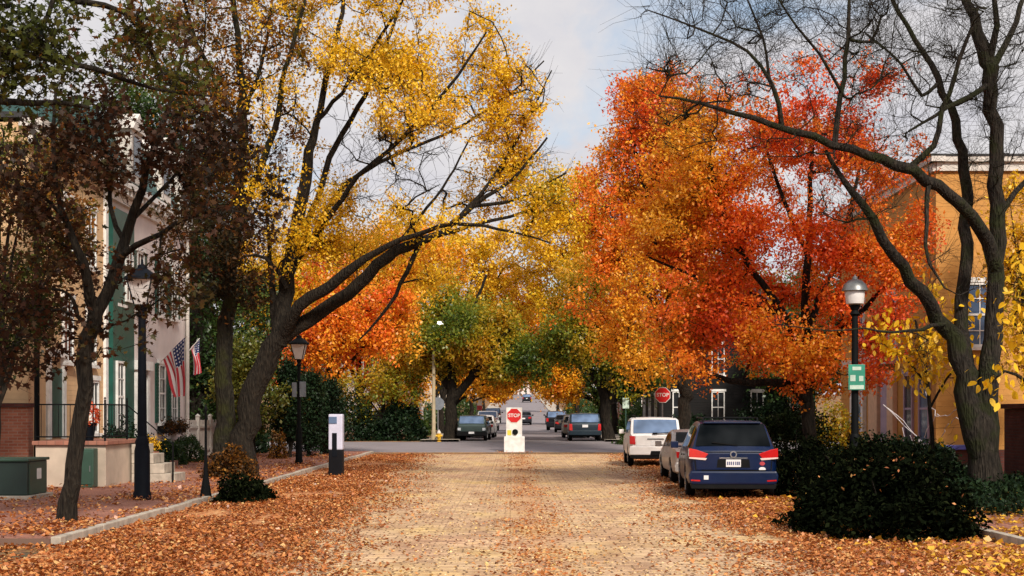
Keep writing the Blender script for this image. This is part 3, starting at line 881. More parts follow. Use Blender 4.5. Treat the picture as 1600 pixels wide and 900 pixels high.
tree('yellow_bough_tree', 'sapling with big yellow leaves in front of the dark brick wall', (9.4, 22.5, .1), 22.5,
     [[(1690, 815, 9), (1685, 720, 8), (1660, 620, 6.5), (1640, 540, 5), (1610, 470, 3)],
      [(1660, 630, 4), (1610, 600, 3, -.3), (1570, 580, 2, -.4), (1545, 605, 1.2, -.4)],
      [(1650, 560, 3), (1610, 530, 2.4, .2), (1580, 500, 1.4, .3)]],
     [(1590, 500, 28, 50, 0, .4, 1), (1590, 410, 25, 50, 0, .5, .7), (1565, 600, 40, 45, -.3, .3, .8), (1600, 560, 30, 60, 0, .4, 1), (1640, 470, 50, 70, 0, .5, 1)],
     nclus=46, nleaf=7, lsize=.16, leaf='yellow', shape=OVAL, seed=17, twigs=3, twig_len=.25, gap=.3, tip_r=.004, twig_r=.003, droop=1.4, lvbias=.12)
tree('yellow_sapling', 'slender sapling hung with long yellow leaves in front of the ochre house front', (1452, 765), 33.0,
     [[(1462, 768, 4), (1458, 700, 3.5), (1452, 640, 3), (1446, 570, 2.4), (1430, 500, 1.6)],
      [(1452, 640, 2), (1480, 590, 1.6), (1510, 560, 1)], [(1449, 600, 2), (1415, 560, 1.5), (1390, 545, 1)]],
     [(1415, 530, 60, 50, 0, .9, 1), (1470, 560, 60, 40, 0, .9, 1), (1480, 480, 60, 60, 0, .8, .7), (1525, 610, 14, 65, 0, .4, .8)],
     nclus=70, nleaf=12, lsize=.19, leaf='yellow', shape=OVAL, seed=19, twigs=4, twig_len=.35, gap=.3, tip_r=.004, twig_r=.004, droop=1.6, lvbias=.05)

# --- trees of the middle distance
tree('amber_tree', 'tall orange tree turning gold below, behind the orange maple on the road side', (1068, 697), 61.0,
     [], [(1000, 230, 60, 110, 0, 2.6), (960, 330, 60, 110, 0, 2.8), (1040, 200, 70, 90, 0, 2.8, .8), (970, 450, 80, 100, 0, 3), (1010, 540, 70, 60, 0, 2.5), (1060, 350, 70, 120, 0, 2.5, .8)],
     nclus=620, nleaf=90, lsize=.155, leaf='orange', seed=23, trunk_r=.34, trunk_h=4.2, gap=.44, twig_len=.9, lvz=-.4, lvbias=.26)
tree('spruce', 'bare-tipped conifer whose pointed tops stand behind the orange maple', (1075, 690), 85.0,
     [], [(1030, 190, 40, 70, 0, 1.8), (1090, 210, 50, 80, 0, 2), (1060, 320, 80, 110, 0, 2.5)],
     nclus=200, nleaf=44, lsize=.16, leaf='amber', seed=24, trunk_r=.25, trunk_h=6, gap=.4, twig_len=.8, lvbias=-.25)
tree('elm', 'green elm with two dark trunks behind the tall concrete lamp pole', (704, 690), 80.0,
     [[(704, 692, 11), (705, 640, 9), (706, 600, 8), (700, 540, 6), (690, 480, 3)], [(708, 625, 7), (735, 590, 6, -.5), (770, 545, 4.5, -1), (800, 510, 2.5, -1.2)],
      [(706, 610, 6), (680, 570, 4.5, .5), (655, 530, 2.5, 1)], [(701, 550, 4), (740, 480, 3), (760, 430, 2)]],
     [(735, 520, 80, 50, 0, 4), (785, 550, 60, 40, 0, 4), (690, 520, 55, 70, 0, 3), (830, 570, 40, 25, 0, 3, .5)],
     nclus=430, nleaf=84, lsize=.2, leaf='olive', bark='bark', seed=31, gap=.4, twig_len=1, lvbias=.1, tip_r=.012)
tree('forked_tree', 'dark forked trunk under olive and gold leaves beside the slate-blue wagon', (952, 692), 79.0,
     [[(952, 693, 10), (945, 650, 8.5), (944, 620, 8), (930, 590, 6), (900, 555, 4.5), (870, 520, 2.5)], [(944, 640, 7), (962, 590, 5.5), (985, 540, 4), (1000, 490, 2)],
      [(942, 615, 5), (940, 550, 4), (930, 480, 2.5)]],
     [(930, 550, 60, 40, 0, 3.5), (890, 530, 50, 40, 0, 3.5), (980, 545, 60, 50, 0, 3.5), (940, 460, 80, 60, 0, 4, .9), (1000, 595, 60, 30, 0, 3, .7)],
     nclus=400, nleaf=84, lsize=.2, leaf='olive', seed=33, gap=.4, twig_len=1, lvbias=.2, lvz=.8, tip_r=.012)
tree('flame_tree', 'small orange tree behind the lamp with the grey sign boards', (508, 712), 60.0,
     [[(508, 714, 6), (506, 660, 5), (508, 610, 4.5), (520, 560, 3.5), (535, 500, 2)], [(507, 630, 4), (480, 580, 3), (455, 545, 2)], [(508, 610, 4), (560, 550, 3), (600, 500, 2)]],
     [(490, 560, 70, 45, 0, 2.5), (540, 520, 70, 60, 0, 2.5), (590, 500, 70, 60, 0, 2.5), (510, 440, 60, 60, 1, 2.5, .6), (440, 570, 40, 30, 0, 1.5, .5)],
     nclus=300, nleaf=80, lsize=.16, leaf='orange', seed=35, gap=.46, lvx=.4, lvbias=.14, twig_len=.8)
tree('gold_tree', 'golden tree between the small orange tree and the tall lamp pole', (612, 698), 84.0,
     [], [(620, 480, 70, 60, 0, 3.2), (600, 410, 90, 60, 0, 3.5), (660, 420, 80, 60, 0, 3.5), (640, 550, 50, 50, 0, 2.5), (530, 420, 70, 50, 0, 3, .8)],
     nclus=420, nleaf=84, lsize=.18, leaf='amber', seed=37, trunk_r=.25, trunk_h=3, gap=.4, twig_len=1, lvbias=.1)
tree('lime_tree', 'yellow-green small tree beside the dark hedge left of the crossing', (600, 690), 81.0,
     [], [(620, 595, 45, 40, 0, 2), (570, 610, 50, 40, 0, 2), (650, 610, 20, 40, 0, 1.5), (540, 640, 30, 30, 0, 1.5)],
     nclus=130, nleaf=34, lsize=.2, leaf='olive', seed=39, trunk_r=.12, trunk_h=1.6, gap=.38, twig_len=.7, lvbias=.22)
tree('green_tree', 'dark green tree rising behind the white house and its picket fence', (312, 716), 58.0,
     [], [(310, 330, 55, 130, 0, 2.4), (300, 500, 55, 110, 0, 2.4), (250, 180, 90, 60, 0, 2.6), (380, 520, 70, 90, 2, 2.6), (340, 620, 70, 70, 1, 2.4), (200, 250, 70, 50, 0, 2, .6)],
     nclus=560, nleaf=56, lsize=.19, leaf='green', seed=41, trunk_r=.3, trunk_h=3.5, gap=.38, twig_len=.8, lvbias=-.3)
tree('bright_green_tree', 'light green shrubby tree glimpsed between the mossy trunk and the picket fence', (395, 708), 55.0,
     [], [(372, 590, 45, 40, 0, 1.6), (400, 560, 40, 40, 0, 1.4), (420, 630, 50, 45, 0, 1.6)],
     nclus=170, nleaf=48, lsize=.16, leaf='green', seed=43, trunk_r=.1, trunk_h=1.5, gap=.38, twig_len=.6, lvbias=.25)
for i, (px, h_, w_, d_, lab) in enumerate(((452, 560, 26, 55, 'dark columnar evergreen just left of the lamp with the sign boards'), (484, 570, 24, 56, 'dark columnar evergreen just right of the lamp with the sign boards'), (516, 590, 22, 58, 'shorter dark evergreen behind the white and black kiosk'))):
    tree('evergreen', lab, (px, None), d_, [], [(px, (h_ + 712) / 2, w_, (712 - h_) / 2, 0, w_ * d_ / FPX), (px, h_ + 50, w_ * .7, 45, 0, .5)],
         nclus=230, nleaf=44, lsize=.12, leaf='dark', seed=50 + i, trunk_r=.09, trunk_h=.8, gap=.3, twig_len=.35, group='dark evergreens behind the lamp', tip_r=.005)
for i, (px, d_, blobs, lf, lvb, lab) in enumerate((
    (842, 112, [(860, 560, 40, 40), (880, 600, 40, 25), (850, 500, 50, 40)], 'amber', .1, 'gold-orange tree over the dark cars parked across the crossing'),
    (770, 105, [(790, 470, 60, 50), (770, 560, 50, 40), (800, 590, 25, 18), (740, 590, 40, 30)], 'amber', .1, 'amber tree arching over the pale cars parked across the crossing'),
    (900, 96, [(880, 440, 70, 60), (930, 390, 60, 70), (860, 370, 70, 60), (900, 320, 50, 50)], 'yellow', .0, 'yellow tree standing highest in the middle of the far street'),
    (690, 100, [(720, 420, 90, 65), (650, 390, 90, 60), (790, 410, 70, 60), (770, 470, 60, 40)], 'yellow', .02, 'yellow tree behind the green elm across the crossing'),
    (775, 150, [(770, 600, 30, 26), (790, 560, 32, 30), (800, 610, 14, 10)], 'amber', -.05, 'brownish orange tree far down the left kerb of the hill street'),
    (872, 150, [(870, 590, 35, 30), (850, 560, 30, 30)], 'amber', .05, 'orange tree far down the right kerb of the hill street'),
    (792, 215, [(786, 590, 20, 20), (792, 560, 22, 22)], 'olive', .05, 'small far olive tree up the hill on the left'),
    (848, 215, [(852, 590, 20, 20), (846, 566, 20, 22)], 'amber', .15, 'small far orange tree up the hill on the right'),
    (800, 330, [(796, 598, 14, 14), (804, 582, 16, 14)], 'amber', 0.0, 'tiny orange tree at the left of the hill crest'),
    (838, 330, [(842, 598, 13, 14), (836, 580, 16, 14), (824, 574, 12, 9)], 'amber', .1, 'tiny orange tree at the right of the hill crest'),
    (975, 110, [(960, 600, 50, 40), (1010, 560, 60, 60), (1050, 600, 50, 40)], 'green', 0.0, 'green tree behind the forked trunk across the crossing'),
    (560, 95, [(560, 500, 90, 70), (500, 480, 80, 70), (620, 590, 60, 60)], 'amber', .1, 'brown-gold tree behind the small orange tree'),
    (460, 90, [(440, 470, 70, 70), (400, 430, 70, 60), (470, 590, 60, 50)], 'yellow', -.05, 'yellow tree seen through the fork of the leaning tree'),
    (240, 90, [(260, 450, 100, 90), (150, 420, 100, 90), (330, 480, 60, 80)], 'green', -.2, 'dark tree crown behind the roof of the white house'),
    (1150, 92, [(1130, 480, 90, 80), (1230, 500, 90, 80)], 'olive', -.2, 'dark olive tree behind the orange maple'),
    (1350, 80, [(1330, 520, 90, 90), (1250, 560, 90, 60)], 'green', -.2, 'dark green tree in the gap before the ochre house'),
)):
    if 690 < px < 975: px = 800 + (-4.4 if px < 812 else 7.2) * FPX / d_
    tree('street_tree', lab, (px, None), d_, [], [(*b, 0, b[2] * d_ / FPX * .9) for b in blobs],
         nclus=230 if d_ < 130 else 150, nleaf=84, lsize=.24 if d_ < 130 else .36, leaf=lf, seed=70 + i, trunk_r=.26, trunk_h=3.2, gap=.38, twig_len=1.1 if d_ < 200 else 1.4, lvbias=lvb, tip_r=.014, twig_r=.01)
# more trees of the neighbourhood, out to the sides and behind
side = tree('backdrop_tree', 'mixed autumn tree far behind the houses beyond the crossing', (-30.0, 120, gz(120)), 120,
            [], [(800 - 30 * FPX / 120, 530, 110, 80), (800 - 30 * FPX / 120 - 60, 590, 80, 50), (800 - 30 * FPX / 120 + 70, 580, 80, 50)],
            nclus=260, nleaf=54, lsize=.36, leaf='olive', seed=99, trunk_r=.3, trunk_h=3, gap=.36, twig_len=1.2, group='trees far behind the houses', tip_r=.014)
for (x, y, lf, sc) in ((-48, 130, 'amber', 1.1), (-66, 120, 'green', 1.2), (-20, 150, 'yellow', 1.0), (-90, 140, 'olive', 1.2), (-14, 190, 'amber', 1.0), (22, 125, 'amber', 1.1), (34, 105, 'green', 1.1),
                       (50, 120, 'olive', 1.2), (70, 130, 'amber', 1.2), (18, 190, 'yellow', 1.0), (92, 150, 'green', 1.2), (-34, 92, 'green', .9), (-55, 88, 'amber', .9), (30, 260, 'olive', 1.1), (-26, 260, 'amber', 1.1), (0, 620, 'olive', 1.3), (26, 600, 'amber', 1.3), (-28, 600, 'green', 1.3)):
    c = copy_tree(side, None, {LEAF['olive'].name: LEAF[lf]})
    c.location = (x, y, gz(y) - .1); c.rotation_euler = (0, 0, random.uniform(0, 6)); c.scale = (sc, sc, sc * random.uniform(.9, 1.15))


tree('yellow_tree', 'yellow tree glimpsed behind the bare tree at the right-hand edge', (1612, 730), 37.0,
     [], [(1600, 430, 55, 90, 0, 1.4), (1590, 340, 40, 60, 0, 1.2, .6), (1625, 540, 50, 60, 0, 1.2)],
     nclus=170, nleaf=50, lsize=.12, leaf='yellow', seed=57, trunk_r=.1, trunk_h=2.2, gap=.46, twig_len=.5)
# --- shrubs
def bush(name, label, c, rad, n, size, leaf, seed, cat='bush', group=None, shell=.5, lvb=0.0, bumps=.25, shape=RHOMB):
    rg = np.random.default_rng(seed)
    root = thing(name, label, cat, c, group=group)
    u = rg.normal(size=(n, 3)); u /= np.linalg.norm(u, axis=1)[:, None]
    u[:, 2] = np.abs(u[:, 2]) * 1.0 - .12
    r = rg.uniform(shell, 1, n) ** .5
    off = Vector(rg.uniform(0, 30, 3))
    bm_ = np.array([1 + bumps * 2 * mnoise.noise(Vector(q) * 2.4 + off) for q in u])
    P = u * (r * bm_)[:, None] * np.array(rad)
    P[:, 2] = np.maximum(P[:, 2], .03)
    V, F = leaf_arrays(P, size, rg, shape=shape)
    lv = .5 + lvb + rg.normal(size=n) * .22
    np_mesh('foliage', V, F, LEAF[leaf], root, lv=np.clip(lv, 0, 1))
    ln = []
    for k in range(14):
        a = rg.uniform(0, 6.28); q = np.array((math.cos(a) * rad[0] * .7, math.sin(a) * rad[1] * .7, rad[2] * rg.uniform(.4, .8)))
        ln.append((np.array([(0, 0, -.1), q * .5 + (0, 0, .1), q]), np.array([.03, .02, .008])))
    V, F = tube_arrays(ln, 5)
    np_mesh('stem', V, F, M['bark'], root)
    return root


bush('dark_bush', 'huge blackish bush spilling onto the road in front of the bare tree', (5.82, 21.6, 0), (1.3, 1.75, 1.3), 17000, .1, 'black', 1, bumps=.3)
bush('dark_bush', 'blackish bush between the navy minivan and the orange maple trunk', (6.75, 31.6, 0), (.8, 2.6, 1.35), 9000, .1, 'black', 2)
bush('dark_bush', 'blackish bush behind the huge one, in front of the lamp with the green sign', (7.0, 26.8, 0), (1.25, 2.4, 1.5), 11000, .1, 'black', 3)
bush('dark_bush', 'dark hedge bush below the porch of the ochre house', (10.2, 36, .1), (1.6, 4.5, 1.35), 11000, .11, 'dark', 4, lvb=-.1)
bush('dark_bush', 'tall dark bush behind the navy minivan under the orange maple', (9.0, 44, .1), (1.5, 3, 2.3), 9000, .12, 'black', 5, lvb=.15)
bush('yellow_bush', 'yellow-leaved bush right of the orange maple trunk', (10.3, 43.5, .1), (1.0, 1.2, 2.2), 4200, .12, 'olive', 6, lvb=.3)
bush('green_bush', 'green bush by the kerb beside the slate-blue wagon', (6.9, 74, .2), (1.3, 1.2, 1.1), 3200, .14, 'green', 7, lvb=-.05)
bush('tree_foot_shrub', 'dark shrub sprawling over the kerb at the foot of the leaning tree', (-5.75, 29.4, 0), (.62, 1.1, .62), 4200, .09, 'black', 8, cat='shrub', lvb=.1)
bush('tree_foot_shrub', 'brown ivy clump round the base of the mossy trunk', (-7.7, 37.6, .1), (.75, .8, .95), 4200, .1, 'brown', 9, cat='shrub', lvb=-.2)
for i, (x, y, r, h, lab, k) in enumerate(((-10.7, 37.6, .8, 1.8, 'tall dark green bush by the green front door', 0), (-11.6, 44.3, .6, 1.1, 'small bush between the tall bush and the clipped ball bushes', 0), (-11.75, 47.2, .62, 1.0, 'clipped round bush nearer the lamp post', 1), (-11.75, 49.8, .66, 1.1, 'clipped round bush nearer the picket fence', 1))):
    bush('round_bush', lab, (x, y, .1), (r, r, h), 4200, .08, 'dark' if k == 0 else 'green', 20 + i, bumps=.1 if k else .2, shell=.7, lvb=0 if k == 0 else -.35, group='bushes along the white house')
for i, (x, y, rx, h, lab) in enumerate(((-6.6, 80.5, 1.7, 2.4, 'dark hedge left of the tall concrete pole'), (-9.8, 80, 2.2, 2.9, 'dark hedge in the middle of the far left corner'), (-14.5, 79.5, 3.2, 3.4, 'dark hedge farthest left across the crossing'), (-12.4, 61, 1.6, 2.6, 'dark bush behind the kiosk on the near left corner'), (10.5, 79.5, 2.2, 1.7, 'dark hedge right of the small green sign'), (15.0, 80.8, 1.9, 3.3, 'tall dark hedge between the windows of the very dark corner house'))):
    bush('hedge', lab, (x, y, gz(y)), (rx, 1.5, h), 4200, .2, 'dark', 40 + i, cat='hedge', lvb=-.1)
for i, (x, y, rx, h, lab) in enumerate(((-8.2, 96, 2.2, 2.6, 'hedge just behind the elm on the left of the far street'), (-7.4, 128, 2.4, 2.6, 'far hedge halfway up the left side of the hill street'), (-6.6, 185, 2.6, 3, 'far hedge high on the left side of the hill street'), (9.6, 104, 2.0, 2.4, 'far hedge beyond the forked tree on the right side'), (9.4, 140, 2.4, 2.8, 'far hedge halfway up the right side of the hill street'), (9.2, 190, 2.6, 3, 'far hedge high on the right side of the hill street'), (-20, 88, 4, 3.4, 'long hedge at the far left end of the crossing'))):
    bush('hedge', lab, (x, y, gz(y)), (rx, 6 if x > -19 else 2, h), 4200, .3, 'green', 140 + i, cat='hedge', lvb=-.2)
bush('red_bush', 'small rust-red bush in front of the dark evergreens', (-9.1, 53.5, .1), (.4, .4, 1.15), 900, .1, 'brown', 60)

# ivy bed and ground litter: nobody could count these
rg = np.random.default_rng(77)
n = 16000
P = np.stack([rg.uniform(7.35, 12.0, n), rg.uniform(23.5, 33.5, n), np.zeros(n)], 1)
hh = np.array([.25 + .3 * mnoise.noise(Vector((p[0] * .9, p[1] * .9, 0))) for p in P])
ok = (P[:, 0] > 7.5 + .25 * np.maximum(0, 27 - P[:, 1])) & (hh > .08)
P = P[ok]; hh = hh[ok]
P[:, 2] = .12 + hh * rg.uniform(.1, 1.3, len(P))
V, F = leaf_arrays(P, .11, rg)
tag(np_mesh('ivy_bed', V, F, LEAF['dark'], lv=np.clip(.5 + rg.normal(size=len(P)) * .3, 0, 1)), kind='stuff')


def litter(name, n, y0, y1, fx, size, leaf, lv0, dz=0.012, gapn=.38):
    y = np.exp(rg.uniform(math.log(y0), math.log(y1), n))
    x = fx(y, n)
    dn = np.array([mnoise.noise(Vector((a * .9, b * .45, 3.3))) + .6 * mnoise.noise(Vector((a * 2.6, b * 1.6, 8.1))) for a, b in zip(x, y)]) * .5 + .5
    ok = dn + rg.normal(size=n) * .09 > gapn
    x = x[ok]; y = y[ok]; n = len(x)
    z = np.where(x < KL - .1, np.where(y > 19.5, .125, .01), np.where(x > KR + .1, .125, .008)) + rg.uniform(0, .03, n) + dz
    z += np.array([gz(q) for q in y])
    P = np.stack([x, y, z], 1)
    a = rg.normal(size=(n, 3)) * np.array((1, 1, .22)); a /= np.linalg.norm(a, axis=1)[:, None]
    nn = rg.normal(size=(n, 3)) * .38 + np.array((0, 0, 1)); nn -= a * (nn * a).sum(1)[:, None]; nn /= np.linalg.norm(nn, axis=1)[:, None]
    s_ = np.cross(a, nn)
    S = RHOMB * np.array((1.25, 1, 2.2))
    sz = (size * np.clip(np.exp(rg.normal(size=n) * .3), .45, 1.7))[:, None, None]
    V = P[:, None] + sz * (S[None, :, 0:1] * s_[:, None] + S[None, :, 1:2] * a[:, None] + S[None, :, 2:3] * nn[:, None])
    lv = np.clip(lv0 + rg.normal(size=n) * .3, 0, 1)
    return tag(np_mesh(name, V.reshape(-1, 3), np.arange(n * 4).reshape(n, 4), LEAF[leaf], lv=lv), kind='stuff')


def drift(y, n): return (3.5 - .03 * (y - 15)) * np.where(rg.random(n) < .9, rg.random(n) ** .9, 1 + .2 * np.abs(rg.normal(size=n))) + rg.normal(size=n) * .2
def fx_left(y, n): return KL + .1 + drift(y, n)
def fx_right(y, n): return KR - .1 - drift(y, n)
def fx_all(y, n): return rg.uniform(KL, KR, n)
def fx_mid(y, n): return .35 + rg.normal(size=n) * .42
def fx_walk(y, n): return rg.uniform(-13, -6.6, n)
def fx_kerb(y, n): return -6.9 + rg.normal(size=n) * .8
def fx_walkr(y, n): return rg.uniform(7.3, 12, n)


litter('fallen_leaves', 80000, 13.2, 62, fx_left, .054, 'litter', .38)
litter('fallen_leaves', 66000, 13.2, 62, fx_right, .054, 'litter', .46)
litter('fallen_leaves', 20000, 13.0, 62, lambda y, n: fx_all(y, n), .034, 'litter_tan', .6, gapn=.47)
litter('fallen_leaves', 4500, 13.5, 62, fx_mid, .05, 'litter', .55)
litter('fallen_leaves', 10000, 15, 60, fx_walk, .07, 'litter', .45)
litter('fallen_leaves', 8000, 15, 60, fx_kerb, .07, 'litter', .5)
litter('fallen_leaves', 9000, 15, 60, fx_walkr, .09, 'litter_yellow', .6)
litter('fallen_leaves', 3500, 15, 30, lambda y, n: 6.6 + rg.normal(size=n) * .9, .09, 'litter_yellow', .7)
# leaves blown onto the huge dark bush and against the feet of posts
n = 70
u = rg.normal(size=(n, 3)); u[:, 2] = np.abs(u[:, 2]) + .8; u /= np.linalg.norm(u, axis=1)[:, None]
P = np.array((5.82, 21.6, 0)) + u * np.array((1.3, 1.75, 1.3)) * rg.uniform(.9, 1.02, n)[:, None]
pl_ = []
for (x, y, z, r, k) in ((.1, 64.85, .02, .7, 160), (-5.25, 40.9, .01, .4, 160), (-7.58, 28.2, .13, .32, 120), (-7.3, 22.7, .1, .4, 160), (10.9, 31.5, .13, .7, 160), (-6.5, 29.3, .05, .35, 100), (-10.6, 28.1, .12, .9, 160)):
    a = rg.uniform(0, 6.28, k); q = r * (.75 + np.abs(rg.normal(size=k)) * .35)
    pl_.append(np.stack([x + q * np.cos(a), y + q * np.sin(a), z + np.abs(rg.normal(size=k)) * .035 + .01], 1))
P = np.concatenate([P] + pl_)
V, F = leaf_arrays(P, .07, rg, up=2.0)
tag(np_mesh('fallen_leaves', V, F, LEAF['litter'], lv=np.clip(.5 + rg.normal(size=len(P)) * .3, 0, 1)), kind='stuff')
# ---------------------------------------------------------------- buildings
def fb(mb, K, u0, u1, z0, z1, o0, o1):
    ax, c, s = K
    if ax == 'x': mb.box(c + s * o0, c + s * o1, u0, u1, z0, z1)
    else: mb.box(u0, u1, c + s * o0, c + s * o1, z0, z1)
    return mb


def window(house, K, u, z0, w_, h, frame, glass, shut=None, rows=2, cols=2, sill=True, label=None):
    f = MB(); t_ = .07
    fb(f, K, u - w_ / 2, u + w_ / 2, z0, z0 + t_, .002, .075)
    fb(f, K, u - w_ / 2, u + w_ / 2, z0 + h - t_, z0 + h, .002, .075)
    fb(f, K, u - w_ / 2, u - w_ / 2 + t_, z0 + t_, z0 + h - t_, .002, .075)
    fb(f, K, u + w_ / 2 - t_, u + w_ / 2, z0 + t_, z0 + h - t_, .002, .075)
    for i in range(1, rows):
        zz_ = z0 + h * i / rows
        fb(f, K, u - w_ / 2 + t_, u + w_ / 2 - t_, zz_ - (.03 if i * 2 == rows else .014), zz_ + (.03 if i * 2 == rows else .014), .003, .055)
    for i in range(1, cols):
        uu = u - w_ / 2 + w_ * i / cols
        fb(f, K, uu - .014, uu + .014, z0 + t_, z0 + h - t_, .004, .05)
    wd = f.build('window', frame, house)
    p = MB(); fb(p, K, u - w_ / 2 + .03, u + w_ / 2 - .03, z0 + .03, z0 + h - .03, .001, .03)
    p.build('pane', glass, wd)
    if sill:
        s_ = MB(); fb(s_, K, u - w_ / 2 - .1, u + w_ / 2 + .1, z0 - .1, z0 - .003, .001, .15); s_.build('sill', frame, wd)
        s_ = MB(); fb(s_, K, u - w_ / 2 - .08, u + w_ / 2 + .08, z0 + h + .003, z0 + h + .14, .001, .1); s_.build('lintel', frame, wd)
    if shut:
        for sg in (-1, 1):
            m_ = MB(); a = u + sg * (w_ / 2 + .03); b = a + sg * w_ * .42
            fb(m_, K, min(a, b), max(a, b), z0, z0 + h, .002, .045)
            for k in range(int(h / .12)):
                zz_ = z0 + .08 + k * .12
                fb(m_, K, min(a, b) + .05, max(a, b) - .05, zz_, zz_ + .075, .046, .066)
            m_.build('shutter', shut, wd)
    return wd


def house_body(name, label, K, u0, u1, zt, dep, wall_m, group=None, cornice=None, base_z=0.0):
    ax, c, s = K
    loc = (c, u0, base_z) if ax == 'x' else (u0, c, base_z)
    root = thing(name, label, 'house', loc, group=group)
    m_ = MB(); fb(m_, K, u0, u1, base_z - .6, zt, -dep, 0)
    m_.build('wall', wall_m, root)
    if cornice:
        m_ = MB()
        fb(m_, K, u0 - .05, u1 + .05, zt - .55, zt - .32, .002, .12)
        fb(m_, K, u0 - .1, u1 + .1, zt - .3, zt - .12, .002, .3)
        fb(m_, K, u0 - .15, u1 + .15, zt - .12, zt + .08, -.2, .42)
        k = u0 + .2
        while k < u1 - .1:
            fb(m_, K, k, k + .1, zt - .31, zt - .13, .3, .37); k += .42
        m_.build('cornice', cornice, root)
    return root


# --- peach clapboard row house with its stoop
K = ('x', -12.3, 1)
ph = house_body('row_house', 'peach clapboard row house with a raised stoop behind the purple maple', K, 35.0, 41.66, 9.3, 8, M['peach'], cornice=M['offwhite'])
window(ph, K, 38.0, 3.3, .85, 1.75, M['white'], M['glass'])
window(ph, K, 40.1, 3.3, .85, 1.75, M['white'], M['glass'])
window(ph, K, 38.0, 6.1, .85, 1.7, M['white'], M['glass'])
window(ph, K, 40.1, 6.1, .85, 1.7, M['white'], M['glass'])
window(ph, K, 40.4, 1.3, .75, 1.55, M['white'], M['glass'])
m_ = MB(); fb(m_, K, 41.4, 41.64, 0, 8.7, .002, .09); m_.build('corner_board', M['white'], ph)
m_ = MB(); fb(m_, K, 36.5, 37.5, 1.25, 3.1, .001, .04); dr = m_.build('door', M['green_paint'], ph)
m_ = MB(); fb(m_, K, 36.3, 36.5, 1.2, 3.4, .002, .1); fb(m_, K, 37.5, 37.7, 1.2, 3.4, .002, .1); fb(m_, K, 36.3, 37.7, 3.4, 3.6, .002, .14); m_.build('surround', M['white'], dr)
m_ = MB(); m_.box(-20.35, -12.2, 34.9, 41.7, 9.4, 9.55); m_.build('roof', M['roof_dark'], ph)
m_ = MB(); m_.tube([(-12.05, 34.9, .1), (-12.05, 34.9, 9)], .07); m_.build('downspout', M['black_iron'], ph)  # dark pipe added to stand for the shaded gap beside the brick wall

st = thing('stoop', 'cream stuccoed stoop with a black railing in front of the peach row house', 'stoop', (-10.6, 33.2, .1))
m_ = MB(); m_.box(-11.5, -9.8, 33.2, 36.4, .1, 1.12); m_.build('base', M['cream'], st, bevel=.02)
m_ = MB(); m_.box(-11.56, -9.74, 33.12, 36.45, 1.123, 1.22); m_.build('landing', M['brick_path'], st, bevel=.012)
m_ = MB()
for i in range(4): m_.box(-9.737 + 0, -9.4 + .0, 35.0 + i * .3, 36.4, .1 + i * .25, .33 + i * .25) if False else None
for k in range(4): m_.box(-9.735, -9.735 + .28 * (4 - k), 35.2, 36.3, .1 + .25 * k + .002, .345 + .25 * k)
m_.build('step', M['stone'], st, bevel=.01)
m_ = MB()
for (a, b) in (((-11.5, 33.2), (-9.82, 33.2)), ((-9.82, 33.2), (-9.82, 35.1))):
    for z in (1.32, 2.1): m_.tube([(a[0], a[1], z), (b[0], b[1], z)], .018, 6)
    L = math.hypot(b[0] - a[0], b[1] - a[1]); n = int(L / .13)
    for i in range(n + 1):
        u = i / n; x = a[0] + (b[0] - a[0]) * u; y = a[1] + (b[1] - a[1]) * u
        m_.tube([(x, y, 1.3), (x, y, 2.1)], .009 if i not in (0, n) else .024, 5)
for x, y in ((-11.5, 33.2), (-9.82, 33.2), (-9.82, 35.1)):
    m_.tube([(x, y, 1.2), (x, y, 2.22)], .026, 6); m_.lathe([(.0, 0), (.035, .03), (.0, .07)], (x, y, 2.22), 8)
m_.tube([(-9.82, 35.1, 2.1), (-8.65, 35.1, 1.1)], .018, 6); m_.tube([(-8.65, 35.1, .12), (-8.65, 35.1, 1.15)], .024, 6)
m_.build('railing', M['black_iron'], st)
pot = thing('planter', 'dark planter of red flowers on the stoop beside the railing', 'planter', (-10.35, 33.55, 1.22))
m_ = MB(); m_.lathe([(.14, 0), (.2, .36), (.22, .38), (.22, .43), (.17, .43), (.16, .38)], (-10.35, 33.55, 1.222), 14); m_.build('pot', M['navy_iron'], pot, smooth='auto')
n = 420; u = rng.normal(size=(n, 3)); u /= np.linalg.norm(u, axis=1)[:, None]
V, F = leaf_arrays(u * np.array((.28, .28, .3)) + np.array((0, 0, .62)), .09, rng)
np_mesh('foliage', V, F, LEAF['red'], pot, lv=rng.uniform(0, 1, n) * .6)

ub = thing('utility_box', 'low dark green utility box with a white label on the brick pavement', 'utility box', (-10.6, 28.2, .11))
m_ = MB(); m_.box(-11.3, -9.93, 28.2, 29.4, .2, .9); m_.build('cabinet', M['box_dark'], ub, bevel=.03)
m_ = MB(); m_.box(-11.34, -9.89, 28.15, 29.45, .9, .96); m_.build('lid', M['box_green'], ub, bevel=.02)
m_ = MB(); m_.box(-9.929, -9.918, 28.28, 29.32, .22, .88); m_.build('lit_side', M['box_green'], ub, bevel=.004)  # lighter green puts the brighter light on this face into its colour
m_ = MB(); m_.box(-11.4, -9.83, 28.1, 29.5, .08, .2); m_.build('plinth', M['stone'], ub, bevel=.01)
m_ = MB(); m_.box(-9.917, -9.912, 28.72, 28.98, .52, .74); m_.build('label_plate', M['white'], ub)
uc = thing('utility_cabinet', 'upright green utility cabinet leaning close against the cream stoop', 'utility cabinet', (-10.15, 32.8, .12))
m_ = MB(); m_.box(-10.42, -9.95, 32.72, 33.08, .12, 1.05); m_.build('cabinet', M['box_green'], uc, bevel=.025)
m_ = MB(); m_.box(-10.38, -9.99, 32.7, 32.718, .2, .98); dr = m_.build('door', M['box_green'], uc, bevel=.006)
